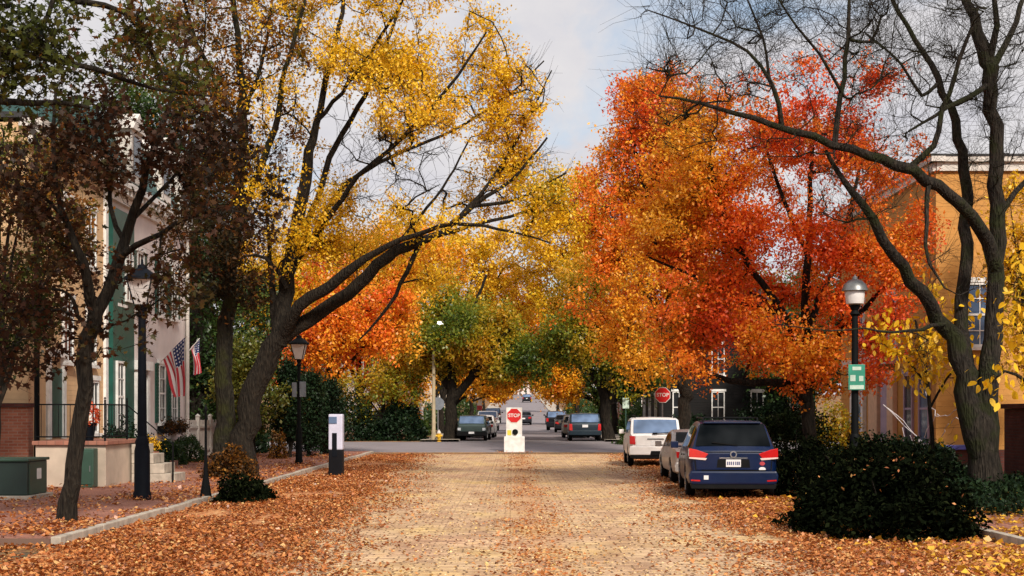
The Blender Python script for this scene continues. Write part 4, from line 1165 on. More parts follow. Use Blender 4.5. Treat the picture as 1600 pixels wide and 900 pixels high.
m_ = MB(); m_.box(-10.04, -10.02, 32.68, 32.699, .5, .64); m_.build('handle', M['grey_metal'], dr)

bw = thing('brick_wall', 'red brick garden wall at the left edge behind the utility box', 'wall', (-12, 34.0, .1))
m_ = MB(); m_.box(-24, -11.95, 34.0, 34.34, -.1, 2.03); m_.build('masonry', M['brick'], bw)
m_ = MB(); m_.box(-24, -11.9, 33.94, 34.4, 2.032, 2.14); m_.build('coping', M['brick_dark'], bw, bevel=.012)

# --- white painted house with green shutters and mansard roof
wh = house_body('row_house', 'white painted brick house with dark green shutters, two flags and a mansard roof', K, 41.7, 51.8, 9.0, 8, M['white_wall'], cornice=M['white'])
for u, z, h in ((48.2, 1.55, 2.05), (49.95, 1.55, 2.05), (43.0, 5.3, 1.9), (45.4, 5.3, 1.9), (48.2, 5.3, 1.9), (50.0, 5.3, 1.9)):
    window(wh, K, u, z, .86, h, M['white'], M['glass'], M['green_paint'], rows=4)
m_ = MB(); fb(m_, K, 41.95, 44.3, .9, 8.2, .002, .14); bay = m_.build('bay_panel', M['green_paint'], wh)
K2 = ('x', -12.3 + .14, 1)
window(bay, K2, 42.6, 1.3, .8, 2.2, M['white'], M['glass'], None, rows=4, sill=False)
window(bay, K2, 43.6, 5.4, .8, 1.8, M['white'], M['glass'], None, rows=4, sill=False)
m_ = MB(); fb(m_, K, 44.85, 45.75, .5, 2.75, .001, .05); dr = m_.build('door', M['green_paint'], wh)
m_ = MB()
for a, b in ((44.55, 44.83), (45.77, 46.05)): fb(m_, K, a, b, .12, 3.3, .002, .2)
fb(m_, K, 44.45, 46.15, 3.303, 3.6, .002, .28); fb(m_, K, 44.84, 45.76, 2.78, 2.86, .003, .1)
m_.build('surround', M['white'], dr)
m_ = MB(); fb(m_, K, 44.87, 45.73, 2.88, 3.28, .001, .03); m_.build('transom', M['glass'], dr)
m_ = MB(); m_.lathe([(.03, 0), (.035, .02), (.0, .05)], (-12.24, 45.65, 1.6), 8, 'x'); m_.build('handle', M['grey_metal'], dr)
m_ = MB(); m_.box(-12.298, -11.2, 44.4, 46.2, .1, .3); m_.box(-12.298, -11.6, 44.5, 46.1, .302, .5); m_.build('step', M['brick_path'], wh, bevel=.012)
m_ = MB()
prof = [(-12.3 + .25, 9.08), (-12.75, 11.2), (-19.8, 11.3), (-20.2, 9.08)]
m_.prism(prof, 41.72, 51.78, 'y'); rf = m_.build('roof', M['slate'], wh)
for u in (44.2, 48.0, 50.8):
    m_ = MB(); m_.box(-13.3, -12.05, u - .62, u + .62, 9.25, 10.9); m_.prism([(u - .78, 10.9), (u + .78, 10.9), (u, 11.5)], -13.6, -11.95, 'x')
    dm = m_.build('dormer', M['offwhite'], rf)
    m_ = MB(); m_.box(-12.048, -12.03, u - .4, u + .4, 9.5, 10.7); m_.build('pane', M['glass'], dm)
m_ = MB(); m_.tube([(-12.18, 51.65, .2), (-12.18, 51.65, 8.4)], .07, 8); m_.build('downspout', M['offwhite'], wh)
for u, lab in ((48.2, 'leafy window box nearer the lamp post'), (49.95, 'leafy window box nearer the house corner')):
    wb = thing('window_box', 'dark window box of trailing plants on the ' + ('nearer' if u < 49 else 'farther') + ' low window of the white house', 'window box', (-12.05, u, 1.3), group='window boxes on the white house')
    m_ = MB(); m_.box(-12.295, -11.95, u - .5, u + .5, 1.18, 1.42); m_.build('trough', M['black_iron'], wb)
    n = 700; q = rng.normal(size=(n, 3)) * np.array((.1, .28, .13)) + np.array((.03, 0, .12))
    V, F = leaf_arrays(q, .085, rng); np_mesh('foliage', V, F, LEAF['brown'], wb, lv=np.clip(.2 + rng.normal(size=n) * .2, 0, 1))
pp = thing('flower_pot', 'terracotta pot of orange flowers by the green door of the white house', 'flower pot', (-11.5, 42.8, .12))
m_ = MB(); m_.lathe([(.16, 0), (.22, .5), (.25, .52), (.25, .6), (.2, .6)], (-11.0, 41.9, .122), 12); o = m_.build('pot', M['terracotta'], pp, smooth='auto')
pp.location = (-11.0, 41.9, .12); o.data.transform(Matrix.Translation((-.5, .9, 0)))
n = 300; q = rng.normal(size=(n, 3)) * np.array((.17, .17, .14)) + np.array((0, 0, .85)); V, F = leaf_arrays(q, .07, rng)
np_mesh('blossom', V, F, LEAF['yellow'], pp, lv=rng.uniform(.5, 1, n))

# flags
def flag_mat():
    t_ = NT('flag_cloth')
    uv = t_.n('UVMap').outputs[0]
    s_ = t_.n('SeparateXYZ', {0: uv})
    st_ = t_.math('MODULO', t_.math('FLOOR', t_.math('MULTIPLY', s_.outputs[0], 13.0)), 2.0)
    col = t_.mix(st_, (.5, .035, .05), (.72, .66, .66))
    # canton with rows of stars
    fu = t_.math('SUBTRACT', t_.math('FRACT', t_.math('MULTIPLY', s_.outputs[0], 9.3)), .5)
    fv = t_.math('SUBTRACT', t_.math('FRACT', t_.math('MULTIPLY', s_.outputs[1], 14.0)), .5)
    r2 = t_.math('ADD', t_.math('MULTIPLY', fu, fu), t_.math('MULTIPLY', fv, fv))
    star = t_.math('LESS_THAN', r2, .06)
    can = t_.mix(star, (.018, .03, .12), (.7, .68, .7))
    inc = t_.math('MULTIPLY', t_.math('LESS_THAN', s_.outputs[0], .538), t_.math('LESS_THAN', s_.outputs[1], .4))
    return t_.principled(t_.mix(inc, col, can), .85)


M['flag'] = flag_mat()


def flag(label, base, tip, hoist, fly, seed, gather=.3):
    base = Vector(base); tip = Vector(tip)
    root = thing('flag', label, 'flag', base, group=None)
    m_ = MB(); m_.tube([base, tip], .014, 6); m_.lathe([(0, -.03), (.03, 0), (0, .03)], tip, 8); m_.build('pole', M['offwhite'], root)
    m_ = MB(); m_.lathe([(.05, -.05), (.05, .05)], base, 8); m_.build('bracket', M['black_iron'], root)
    dr_ = (base - tip).normalized()
    nu, nv = 14, 22
    me = bpy.data.meshes.new('cloth'); vs = []; fs = []; uvs = []
    nrm = dr_.cross(Vector((0, 0, -1))).normalized()
    for i in range(nu + 1):
        for j in range(nv + 1):
            u = i / nu; v = j / nv
            along = hoist * (u * (1 - gather * v))
            p = tip + dr_ * (.04 + along) + Vector((0, 0, -1)) * fly * v * (1 - .12 * u)
            p += nrm * (.1 * math.sin(u * 13 + seed) * min(1, v * 1.6) + .04 * math.sin(v * 5 + u * 3 + seed))
            vs.append(p - base); uvs.append((u, v))
    for i in range(nu):
        for j in range(nv):
            a = i * (nv + 1) + j
            fs.append((a, a + 1, a + nv + 2, a + nv + 1))
    me.from_pydata([tuple(v) for v in vs], [], fs)
    ul = me.uv_layers.new(name='UVMap')
    for l in me.loops: ul.data[l.index].uv = uvs[l.vertex_index]
    me.polygons.foreach_set('use_smooth', [True] * len(me.polygons))
    me.materials.append(M['flag'])
    o = bpy.data.objects.new('cloth', me); COL.objects.link(o); o.parent = root
    return root


flag('flag with stars and stripes hung from a slanted pole beside the shuttered windows', (-12.28, 47.9, 3.62), (-11.1, 46.9, 4.5), 1.5, 2.0, .6, .62)
flag('smaller flag with stars and stripes hanging just behind the corner of the white house', (-12.2, 51.85, 4.2), (-12.05, 53.0, 4.75), .85, 1.3, 2.2, .3)

pf = thing('picket_fence', 'white board fence running on from the corner of the white house', 'fence', (-12.3, 54, .1))
m_ = MB()
y = 51.95
while y < 58.5:
    m_.box(-12.36, -12.33, y, y + .135, .18, 1.62 + random.uniform(-.01, .01)); y += .15
m_.box(-12.328, -12.28, 51.95, 58.5, .4, .5); m_.box(-12.328, -12.28, 51.95, 58.5, 1.3, 1.4); m_.build('boards', M['offwhite'], pf)
for y in (53.9, 56.1, 58.6):
    m_ = MB(); m_.box(-12.38, -12.24, y - .07, y + .07, .1, 1.75); m_.lathe([(.1, 0), (.1, .04), (0, .12)], (-12.31, y, 1.752), 8); m_.build('post', M['offwhite'], pf)

# --- right side: ochre house, brick wall
K = ('x', 12.2, -1)
KS = ('y', 39.6, -1)
oh = house_body('row_house', 'ochre clapboard house with lavender and peach trim behind the bare tree', K, 39.6, 51.0, 9.3, 9, M['tan_wall'], cornice=None)
m_ = MB()
for k_, a_, b_ in ((K, 39.55, 51.0), (KS, 12.2, 21.2)):
    fb(m_, k_, a_, b_, 8.85, 9.1, .002, .1); fb(m_, k_, a_ - (.2 if k_ is K else .203), b_, 9.103, 9.25, -.2, .2)
m_.build('cornice', M['offwhite'], oh)
for u, z in ((44.0, 3.95), (48.0, 3.95)):
    window(oh, K, u, z, .95, 1.75, M['white'], M['glass_blue'], None, rows=4)
for u, z in ((13.45, 3.8), (17.2, 3.8)):
    window(oh, KS, u, z, .95, 1.85, M['white'], M['glass_blue'], None, rows=4)
window(oh, K, 40.6, .95, 1.0, 2.15, M['lavender_trim'], M['glass_blue'], None, rows=2, cols=1)
window(oh, K, 42.2, .95, .9, 2.15, M['lavender_trim'], M['glass'], None, rows=2, cols=1)
for a_, b_, mm, o_ in ((43.55, 44.25, 'peach_trim', .16), (44.3, 45.2, 'lavender_trim', .1), (45.3, 46.4, 'peach_trim', .2)):
    m_ = MB(); fb(m_, K, a_, b_, .6, 3.25, .002, o_); m_.build('pilaster', M[mm], oh, bevel=.02)
m_ = MB(); fb(m_, K, 47.6, 48.9, .5, 2.95, .002, .05); dr = m_.build('door', M['kiosk_white'], oh)
m_ = MB(); fb(m_, K, 47.35, 47.58, .3, 3.2, .003, .14); fb(m_, K, 48.92, 49.15, .3, 3.2, .003, .14); fb(m_, K, 47.3, 49.2, 3.203, 3.45, .003, .2); m_.build('surround', M['white'], dr)
m_ = MB(); fb(m_, K, 48.0, 48.5, 1.3, 2.7, .051, .06); m_.build('pane', M['glass_blue'], dr)
m_ = MB(); fb(m_, K, 43.4, 49.3, 3.46, 3.75, .002, .4); m_.build('door_hood', M['offwhite'], oh)
m_ = MB(); fb(m_, KS, 12.1, 21.2, -.2, .84, .002, .1); m_.build('foundation', M['brick_dark'], oh)
m_ = MB(); fb(m_, KS, 12.2, 13.7, .842, .98, .003, .3); m_.build('ledge', M['blue_trim'], oh, bevel=.02)
m_ = MB(); m_.box(11.98, 21.3, 39.38, 51.1, 9.255, 9.32); m_.build('roof', M['roof_dark'], oh)

bw = thing('brick_wall', 'dark red brick wall at the right edge beyond the two-stemmed bare tree', 'wall', (12.35, 30, .1))
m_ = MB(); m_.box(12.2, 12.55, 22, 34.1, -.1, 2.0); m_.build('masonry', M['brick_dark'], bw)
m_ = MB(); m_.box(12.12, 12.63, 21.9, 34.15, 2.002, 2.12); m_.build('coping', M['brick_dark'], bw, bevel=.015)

# toy spider web strung over the ochre house front
wbx = thing('fake_spider_web', 'white stretchy fake cobweb strung across the front of the ochre house', 'decoration', (11.85, 40, .5))
m_ = MB()
def WX(px, py, x=11.8):
    d_ = min(x * FPX / (px - 800), 39.3); x = (px - 800) * d_ / FPX; return (x, d_, CAMH - (py - HOR) / FPX * d_)
for st_ in (((1380, 632), (1402, 655), (1424, 676), (1446, 702)), ((1381, 634), (1412, 658), (1446, 700)), ((1446, 612), (1452, 630), (1461, 650)), ((1461, 650), (1487, 644), (1514, 634), (1548, 616)), ((1461, 650), (1452, 668), (1444, 684)),
            ((1470, 684), (1482, 664), (1494, 652)), ((1494, 652), (1508, 668), (1520, 690)), ((1422, 680), (1430, 700), (1434, 722)), ((1428, 684), (1436, 705), (1444, 728)), ((1436, 688), (1424, 706), (1428, 722)), ((1410, 668), (1416, 690), (1424, 708)), ((1444, 700), (1438, 716), (1441, 735))):
    pts = [Vector(WX(a, b, 11.8 - .9 * max(0, (b - 690) / 45))) for a, b in st_]
    pts = [Vector(q[:3]) for q in smooth_limb([(*p, .011) for p in pts], rng, .2, .35)]
    m_.tube(pts, [.006 + .007 * random.random() for _ in pts], 5)
m_.build('strands', M['web'], wbx)

# --- houses across the crossing
def gable_house(name, label, x0, x1, y0, y1, zt, wall_m, roof_m, side, trim, nwin=3, floors=2, glass='glass', front=False, group=None):
    g = gz((y0 + y1) / 2)
    K_ = ('x', x1 if side > 0 else x0, side)
    root = thing(name, label, 'house', (x0, y0, g), group=group)
    m_ = MB(); m_.box(x0, x1, y0, y1, g - 1, g + zt); m_.prism([(x0 + .01, g + zt), (x1 - .01, g + zt), ((x0 + x1) / 2, g + zt + (x1 - x0) * .36)], y0 + .01, y1 - .01, 'y')
    m_.build('wall', wall_m, root)
    m_ = MB(); xm = (x0 + x1) / 2; zr = g + zt + (x1 - x0) * .36
    for a in (x0 - .4, x1 + .4):
        m_.prism([(a, g + zt - .1), (xm, zr + .06), (xm, zr + .26), (a, g + zt + .1)], y0 - .35, y1 + .35, 'y')
    rf = m_.build('roof', roof_m, root)
    m_ = MB(); m_.box(xm - .4, xm + .4, (y0 + y1) / 2, (y0 + y1) / 2 + .7, zr - .5, zr + 1.1); m_.build('chimney', M['brick_dark'], rf)
    for f_ in range(floors):
        for i in range(nwin):
            window(root, K_, y0 + (y1 - y0) * (i + .5) / nwin, g + 1.0 + f_ * 2.9, .95, 1.7, trim, M[glass], None)
        nf = max(2, int((x1 - x0) / 2.2))
        for i in range(nf):
            window(root, ('y', y0, -1), x0 + (x1 - x0) * (i + .5) / nf, g + 1.0 + f_ * 2.9, .8, 1.9, trim, M[glass], None)
    return root


gable_house('corner_house', 'very dark corner house with white sash windows seen over the roof of the minivan', 8.9, 18.3, 83, 94, 6.2, M['dark_wall'], M['roof_dark'], -1, M['white'])
gable_house('gabled_house', 'small white gabled house glimpsed left of the concrete lamp pole', -15.0, -7.6, 108, 118, 5.2, M['white_wall'], M['roof_dark'], 1, M['white'])
gable_house('gabled_house', 'red brick gabled house on the right side of the hill street', 9.5, 17, 118, 130, 5.8, M['brick'], M['roof_dark'], -1, M['white'])
gable_house('gabled_house', 'cream gabled house on the left side of the hill street', -14.5, -6.8, 150, 162, 5.6, M['cream'], M['roof_dark'], 1, M['white'])
gable_house('gabled_house', 'pale gabled house standing right at the hill crest', 2.0, 9.5, 560, 572, 4.6, M['white_wall'], M['roof_dark'], -1, M['white'])
gable_house('gabled_house', 'brick house beyond the dark hedges at the far left', -38, -27, 92, 104, 6, M['brick'], M['roof_dark'], 1, M['white'])
gable_house('gabled_house', 'cream house far right beyond the corner house', 26, 37, 90, 102, 6, M['cream'], M['roof_dark'], -1, M['white'])

# ---------------------------------------------------------------- street furniture
def lamp(label, x, y, style, z0=.12, ztop=4.8, sh=1.0, post_m='black_iron'):
    root = thing('street_lamp', label, 'street lamp', (x, y, z0))
    zl = ztop - .85 if style == 'square' else ztop - .62
    m_ = MB()
    b = .165 * sh
    m_.lathe([(b * 1.15, 0), (b * 1.15, .12), (b, .18), (b * .98, 1.0), (b * .82, 1.12), (b * .9, 1.18), (b * .62, 1.3)], (x, y, z0), 12)
    m_.build('base', M[post_m], root, smooth='auto')
    m_ = MB(); m_.lathe([(b * .6, 1.29), (b * .48, zl - z0 - .25), (b * .8, zl - z0 - .2), (b * .5, zl - z0 - .12), (b * .9, zl - z0)], (x, y, z0), 12)
    m_.build('post', M[post_m], root, smooth='auto')
    if style == 'square':
        m_ = MB(); a, c = .13, .25; h = .52
        vs = [(x - a, y - a, zl + .02), (x + a, y - a, zl + .02), (x + a, y + a, zl + .02), (x - a, y + a, zl + .02), (x - c, y - c, zl + h), (x + c, y - c, zl + h), (x + c, y + c, zl + h), (x - c, y + c, zl + h)]
        m_.add(vs, [(0, 1, 5, 4), (1, 2, 6, 5), (2, 3, 7, 6), (3, 0, 4, 7), (3, 2, 1, 0), (4, 5, 6, 7)])
        ln = m_.build('lantern', M['frost'], root)
        m_ = MB()
        for i in range(4): m_.tube([vs[i], vs[i + 4]], .016, 5)
        m_.build('frame', M[post_m], ln)
        m_ = MB(); m_.lathe([(c * 1.5, 0), (c * 1.45, .05), (.1, .24), (.09, .3), (.03, .32), (.02, .42), (0, .43)], (x, y, zl + h + .003), 4 if False else 16); m_.build('cap', M[post_m], root, smooth='auto')
    else:
        m_ = MB(); m_.lathe([(.1, 0), (.2, .03), (.23, .3), (.22, .32)], (x, y, zl + .005), 18); m_.build('lantern', M['frost'], root, smooth='auto')
        m_ = MB(); m_.lathe([(.3, 0), (.29, .05), (.25, .15), (.15, .24), (.06, .27), (.05, .33), (.02, .34), (.0, .38)], (x, y, zl + .33), 18); m_.build('cap', M['grey_metal'], root, smooth='auto')
    return root


lamp('street lamp with a thick blue-black post beside the purple maple', -7.58, 28.2, 'square', ztop=4.95, sh=1.0, post_m='navy_iron')
lb = lamp('slim street lamp with a pale flared lantern and grey sign boards on its post', -7.4, 47.8, 'square', ztop=4.6, sh=.72)
m_ = MB(); m_.box(-7.62, -7.46, 47.66, 47.685, 2.45, 2.95); m_.box(-7.36, -7.14, 47.66, 47.685, 2.45, 2.98)
m_.build('sign_board', M['sign_back'], lb, bevel=.006)
lc_ = lamp('street lamp with a grey bell-shaped cap and a green sign beside the orange maple', 7.85, 31.5, 'bell', ztop=4.98, sh=.9)
sg = thing('parking_sign', 'small green and white sign strapped to the post of the bell-capped lamp', 'sign', (7.85, 31.38, 2.7))
m_ = MB(); m_.box(7.66, 8.04, 31.33, 31.345, 2.42, 3.0); m_.build('plate', M['sign_green'], sg, bevel=.004)
m_ = MB(); m_.box(7.69, 8.01, 31.322, 31.328, 2.44, 2.53); m_.box(7.70, 7.82, 31.322, 31.328, 2.62, 2.76); m_.box(7.90, 8.0, 31.322, 31.328, 2.62, 2.74); m_.box(7.75, 7.95, 31.322, 31.328, 2.87, 2.95); m_.build('pale_field', M['sign_pale'], sg)
m_ = MB(); m_.box(7.78, 7.92, 31.347, 31.44, 2.6, 2.64); m_.box(7.78, 7.92, 31.347, 31.44, 2.8, 2.84); m_.build('bracket', M['grey_metal'], sg)

# iron post in the shrub
ip = thing('iron_post', 'thin black iron post standing in the dark shrub at the kerb', 'post', (-6.52, 29.3, .1))
m_ = MB(); m_.lathe([(.13, 0), (.1, .2), (.05, .5), (.032, .9), (.022, 1.82), (.04, 1.85), (.04, 1.9), (.0, 1.97)], (-6.52, 29.3, .1), 10); m_.build('shaft', M['black_iron'], ip, smooth='auto')

# tall concrete lamp pole over the crossing
pl = thing('light_pole', 'tall tan concrete light pole with a small lit lamp across the crossing', 'light pole', (-4.45, 78.2, gz(78)))
g = gz(78)
m_ = MB(); m_.lathe([(.16, 0), (.15, .3), (.11, .6), (.075, 6.5)], (-4.45, 78.2, g), 10); m_.build('shaft', M['concrete'], pl, smooth='auto')
m_ = MB(); m_.tube([(-4.45, 78.2, g + 6.45), (-4.3, 78.2, g + 6.66), (-4.15, 78.2, g + 6.7)], .035, 6); m_.build('arm', M['concrete'], pl)
m_ = MB(); m_.prism([(-4.25, g + 6.62), (-3.88, g + 6.7), (-3.9, g + 6.84), (-4.2, g + 6.84)], 78.08, 78.34, 'y'); m_.build('lamp_head', M['grey_metal'], pl)
t_ = NT('lit_lamp'); e = t_.n('Emission', {'Color': (1, .95, .85, 1), 'Strength': 1.6}); t_.link(e.outputs[0], t_.out.inputs['Surface']); M['lit'] = t_.m
m_ = MB(); m_.prism([(-4.24, g + 6.6), (-3.88, g + 6.68), (-3.88, g + 6.695), (-4.24, g + 6.617)], 78.06, 78.32, 'y'); m_.box(-4.22, -3.9, 78.05, 78.075, g + 6.69, g + 6.8); m_.build('lens', M['lit'], pl)


def octagon(r, x, z, rot=math.pi / 8):
    return [(x + r * math.cos(rot + k * math.pi / 4), z + r * math.sin(rot + k * math.pi / 4)) for k in range(8)]


sb_ = thing('stop_sign', 'grey back of an octagonal sign beside the concrete light pole', 'sign', (-4.22, 78.45, g))
m_ = MB(); m_.prism(octagon(.38, -4.22, g + 2.15), 78.44, 78.455, 'y'); m_.build('plate', M['sign_back'], sb_)
m_ = MB(); m_.box(-4.25, -4.19, 78.46, 78.52, g, g + 2.6); m_.build('post', M['grey_metal'], sb_)


def stop_face(parent, x, y, z, r):
    m_ = MB(); m_.prism(octagon(r, x, z), y, y + .012, 'y'); p = m_.build('border', M['white'], parent)
    m_ = MB(); m_.prism(octagon(r * .93, x, z), y - .006, y - .001, 'y'); f_ = m_.build('face', M['red_sign'], p)
    text_mesh('STOP', r * .62, M['white'], 'lettering', f_, (x - parent.location.x, y - .009 - parent.location.y, z - parent.location.z - r * .0), (R(90), 0, 0), .002)
    return p


rs = thing('stop_sign', 'dark red STOP sign half hidden by orange leaves beyond the white SUV', 'stop sign', (6.93, 63.4, .12))
stop_face(rs, 6.93, 63.3, 2.72, .38)
m_ = MB(); m_.box(6.9, 6.96, 63.35, 63.4, .1, 3.1); m_.build('post', M['grey_metal'], rs)
ss = thing('street_sign', 'small pale green sign on a thin post at the far corner', 'sign', (6.48, 78.4, gz(78)))
m_ = MB(); m_.tube([(6.48, 78.4, g), (6.48, 78.4, 2.9)], .035, 6); m_.build('post', M['box_green'], ss)
m_ = MB(); m_.box(6.3, 6.66, 78.33, 78.345, 2.15, 2.75); m_.build('plate', M['sign_pale'], ss)
hd = thing('fire_hydrant', 'yellow fire hydrant with a pale cap at the foot of the light pole', 'hydrant', (-4.12, 77.7, g))
m_ = MB(); m_.lathe([(.15, 0), (.15, .05), (.1, .07), (.1, .42), (.13, .44), (.13, .47)], (-4.12, 77.7, g), 12); m_.build('barrel', M['hydrant'], hd, smooth='auto')
m_ = MB(); m_.lathe([(.125, .47), (.1, .56), (.04, .62), (.035, .67), (.0, .68)], (-4.12, 77.7, g), 12); m_.build('cap', M['offwhite'], hd, smooth='auto')
m_ = MB(); m_.lathe([(.06, -.19), (.06, .19)], (-4.12, 77.7, g + .33), 10, 'x'); m_.lathe([(.07, -.17), (.07, 0)], (-4.12, 77.7, g + .3), 10, 'y'); m_.build('outlet', M['hydrant'], hd, smooth='auto')

sp_ = thing('stop_pedestal', 'white pedestal with a red STOP sign standing where the cobbles end', 'stop sign', (.1, 65.3, .02))
m_ = MB(); m_.box(-.38, .6, 65.0, 65.7, .0, .78); m_.build('plinth', M['white'], sp_, bevel=.03)
m_ = MB(); m_.box(-.28, .48, 65.12, 65.5, .78, 2.15); m_.build('cabinet', M['white'], sp_, bevel=.025)
stop_face(sp_, .1, 65.1, 1.77, .37)
m_ = MB(); m_.lathe([(.13, -.05), (.14, 0), (.14, .06), (.0, .06)], (.15, 65.1, .99), 16, 'y'); o = m_.build('signal_lens', M['black_iron'], sp_, smooth='auto')
m_ = MB(); m_.box(-.22, -.03, 65.1, 65.117, .84, 1.08); m_.build('reflector', M['yellow'], sp_)

kk = thing('kiosk', 'slim kiosk, white above and black below, standing in the leaves by the kerb', 'kiosk', (-5.25, 41.0, 0))
m_ = MB(); m_.box(-5.45, -5.03, 40.85, 41.25, .0, .8); m_.build('base', M['kiosk_dark'], kk, bevel=.03)
m_ = MB(); m_.box(-5.45, -5.03, 40.85, 41.25, .802, 1.86); m_.build('cabinet', M['kiosk_white'], kk, bevel=.035)
m_ = MB(); m_.box(-5.435, -5.2, 40.83, 40.848, 1.58, 1.78); m_.build('screen', M['glass_blue'], kk)
m_ = MB(); m_.box(-5.34, -5.2, 40.832, 40.849, .6, 1.3); m_.build('panel', M['navy_iron'], kk)

bn = thing('banner', 'small red and white banner on a post beyond the parked grey wagon', 'banner', (-3.75, 152, gz(152)))
m_ = MB(); m_.tube([(-3.9, 152, gz(152)), (-3.9, 152, 3.6)], .04, 6); m_.build('post', M['grey_metal'], bn)
m_ = MB(); m_.box(-3.86, -3.3, 151.99, 152.01, 2.6, 3.4); m_.build('cloth', M['white'], bn)
m_ = MB(); m_.box(-3.86, -3.3, 151.97, 151.985, 2.2, 2.7); m_.build('hem', M['banner_red'], bn)
# ---------------------------------------------------------------- cars
def paint(name, c, metal=.35, rough=.32):
    t_ = NT(name)
    v = t_.coord()
    f = t_.noise(v, 3.2, 5, .6)
    col = t_.ramp(f, [(.35, tuple(x * .82 for x in c)), (.7, c)])
    dirt = t_.ramp(t_.noise(v, 1.4, 5, .7), [(.4, (rough,) * 3), (.75, (rough + .22,) * 3)])
    return t_.principled(col, dirt, t_.noise(v, 40, 2), .015, .003, Metallic=metal, Coat_Weight=.2, Coat_Roughness=.06, Specular_IOR_Level=.3)


M['navy'] = paint('paint_navy', (.0015, .010, .046), .0, .28)
M['silver'] = paint('paint_silver', (.55, .5, .46), .35)
M['whitecar'] = paint('paint_white', (.82, .78, .76), .05)
M['slateblue'] = paint('paint_slate_blue', (.015, .028, .04), .2)
M['greygreen'] = paint('paint_grey_green', (.05, .075, .07), .3)
M['blackcar'] = paint('paint_black', (.015, .016, .022), .3)
M['beige'] = paint('paint_beige', (.3, .26, .2), .4)
M['carglass'] = glass_mat('car_glass', (.002, .003, .004), .04, .05)
M['carglass_sky'] = glass_mat('car_glass_sky_tint', (.08, .12, .2), .08)  # pale blue base colour paints the sky's reflection into the glass
M['tail'] = plain('tail_light_red', (.5, .012, .012), .15, .15, 8, coat=.8)
M['tail_clear'] = plain('tail_light_clear', (.72, .56, .52), .15, .1, 8, coat=.8)
M['plastic'] = plain('black_plastic', (.006, .006, .0065), .7, .25, spec=.12)
M['tyre'] = plain('tyre_rubber', (.008, .0075, .0075), .95, .35, 12, .3, spec=.1)
M['rim'] = plain('alloy', (.32, .32, .33), .35, .15, 6, .05, .8)
M['chrome'] = plain('chrome', (.6, .6, .62), .18, .08, 6, .02, .9)
M['plate'] = plain('plate_white', (.7, .68, .68), .4, .06)
M['ink'] = plain('plate_ink', (.06, .07, .16), .5, .1)
M['sticker_red'] = plain('sticker_red', (.4, .04, .05), .5, .1)
M['headlamp'] = plain('headlamp_glass', (.5, .52, .55), .12, .2, 8)


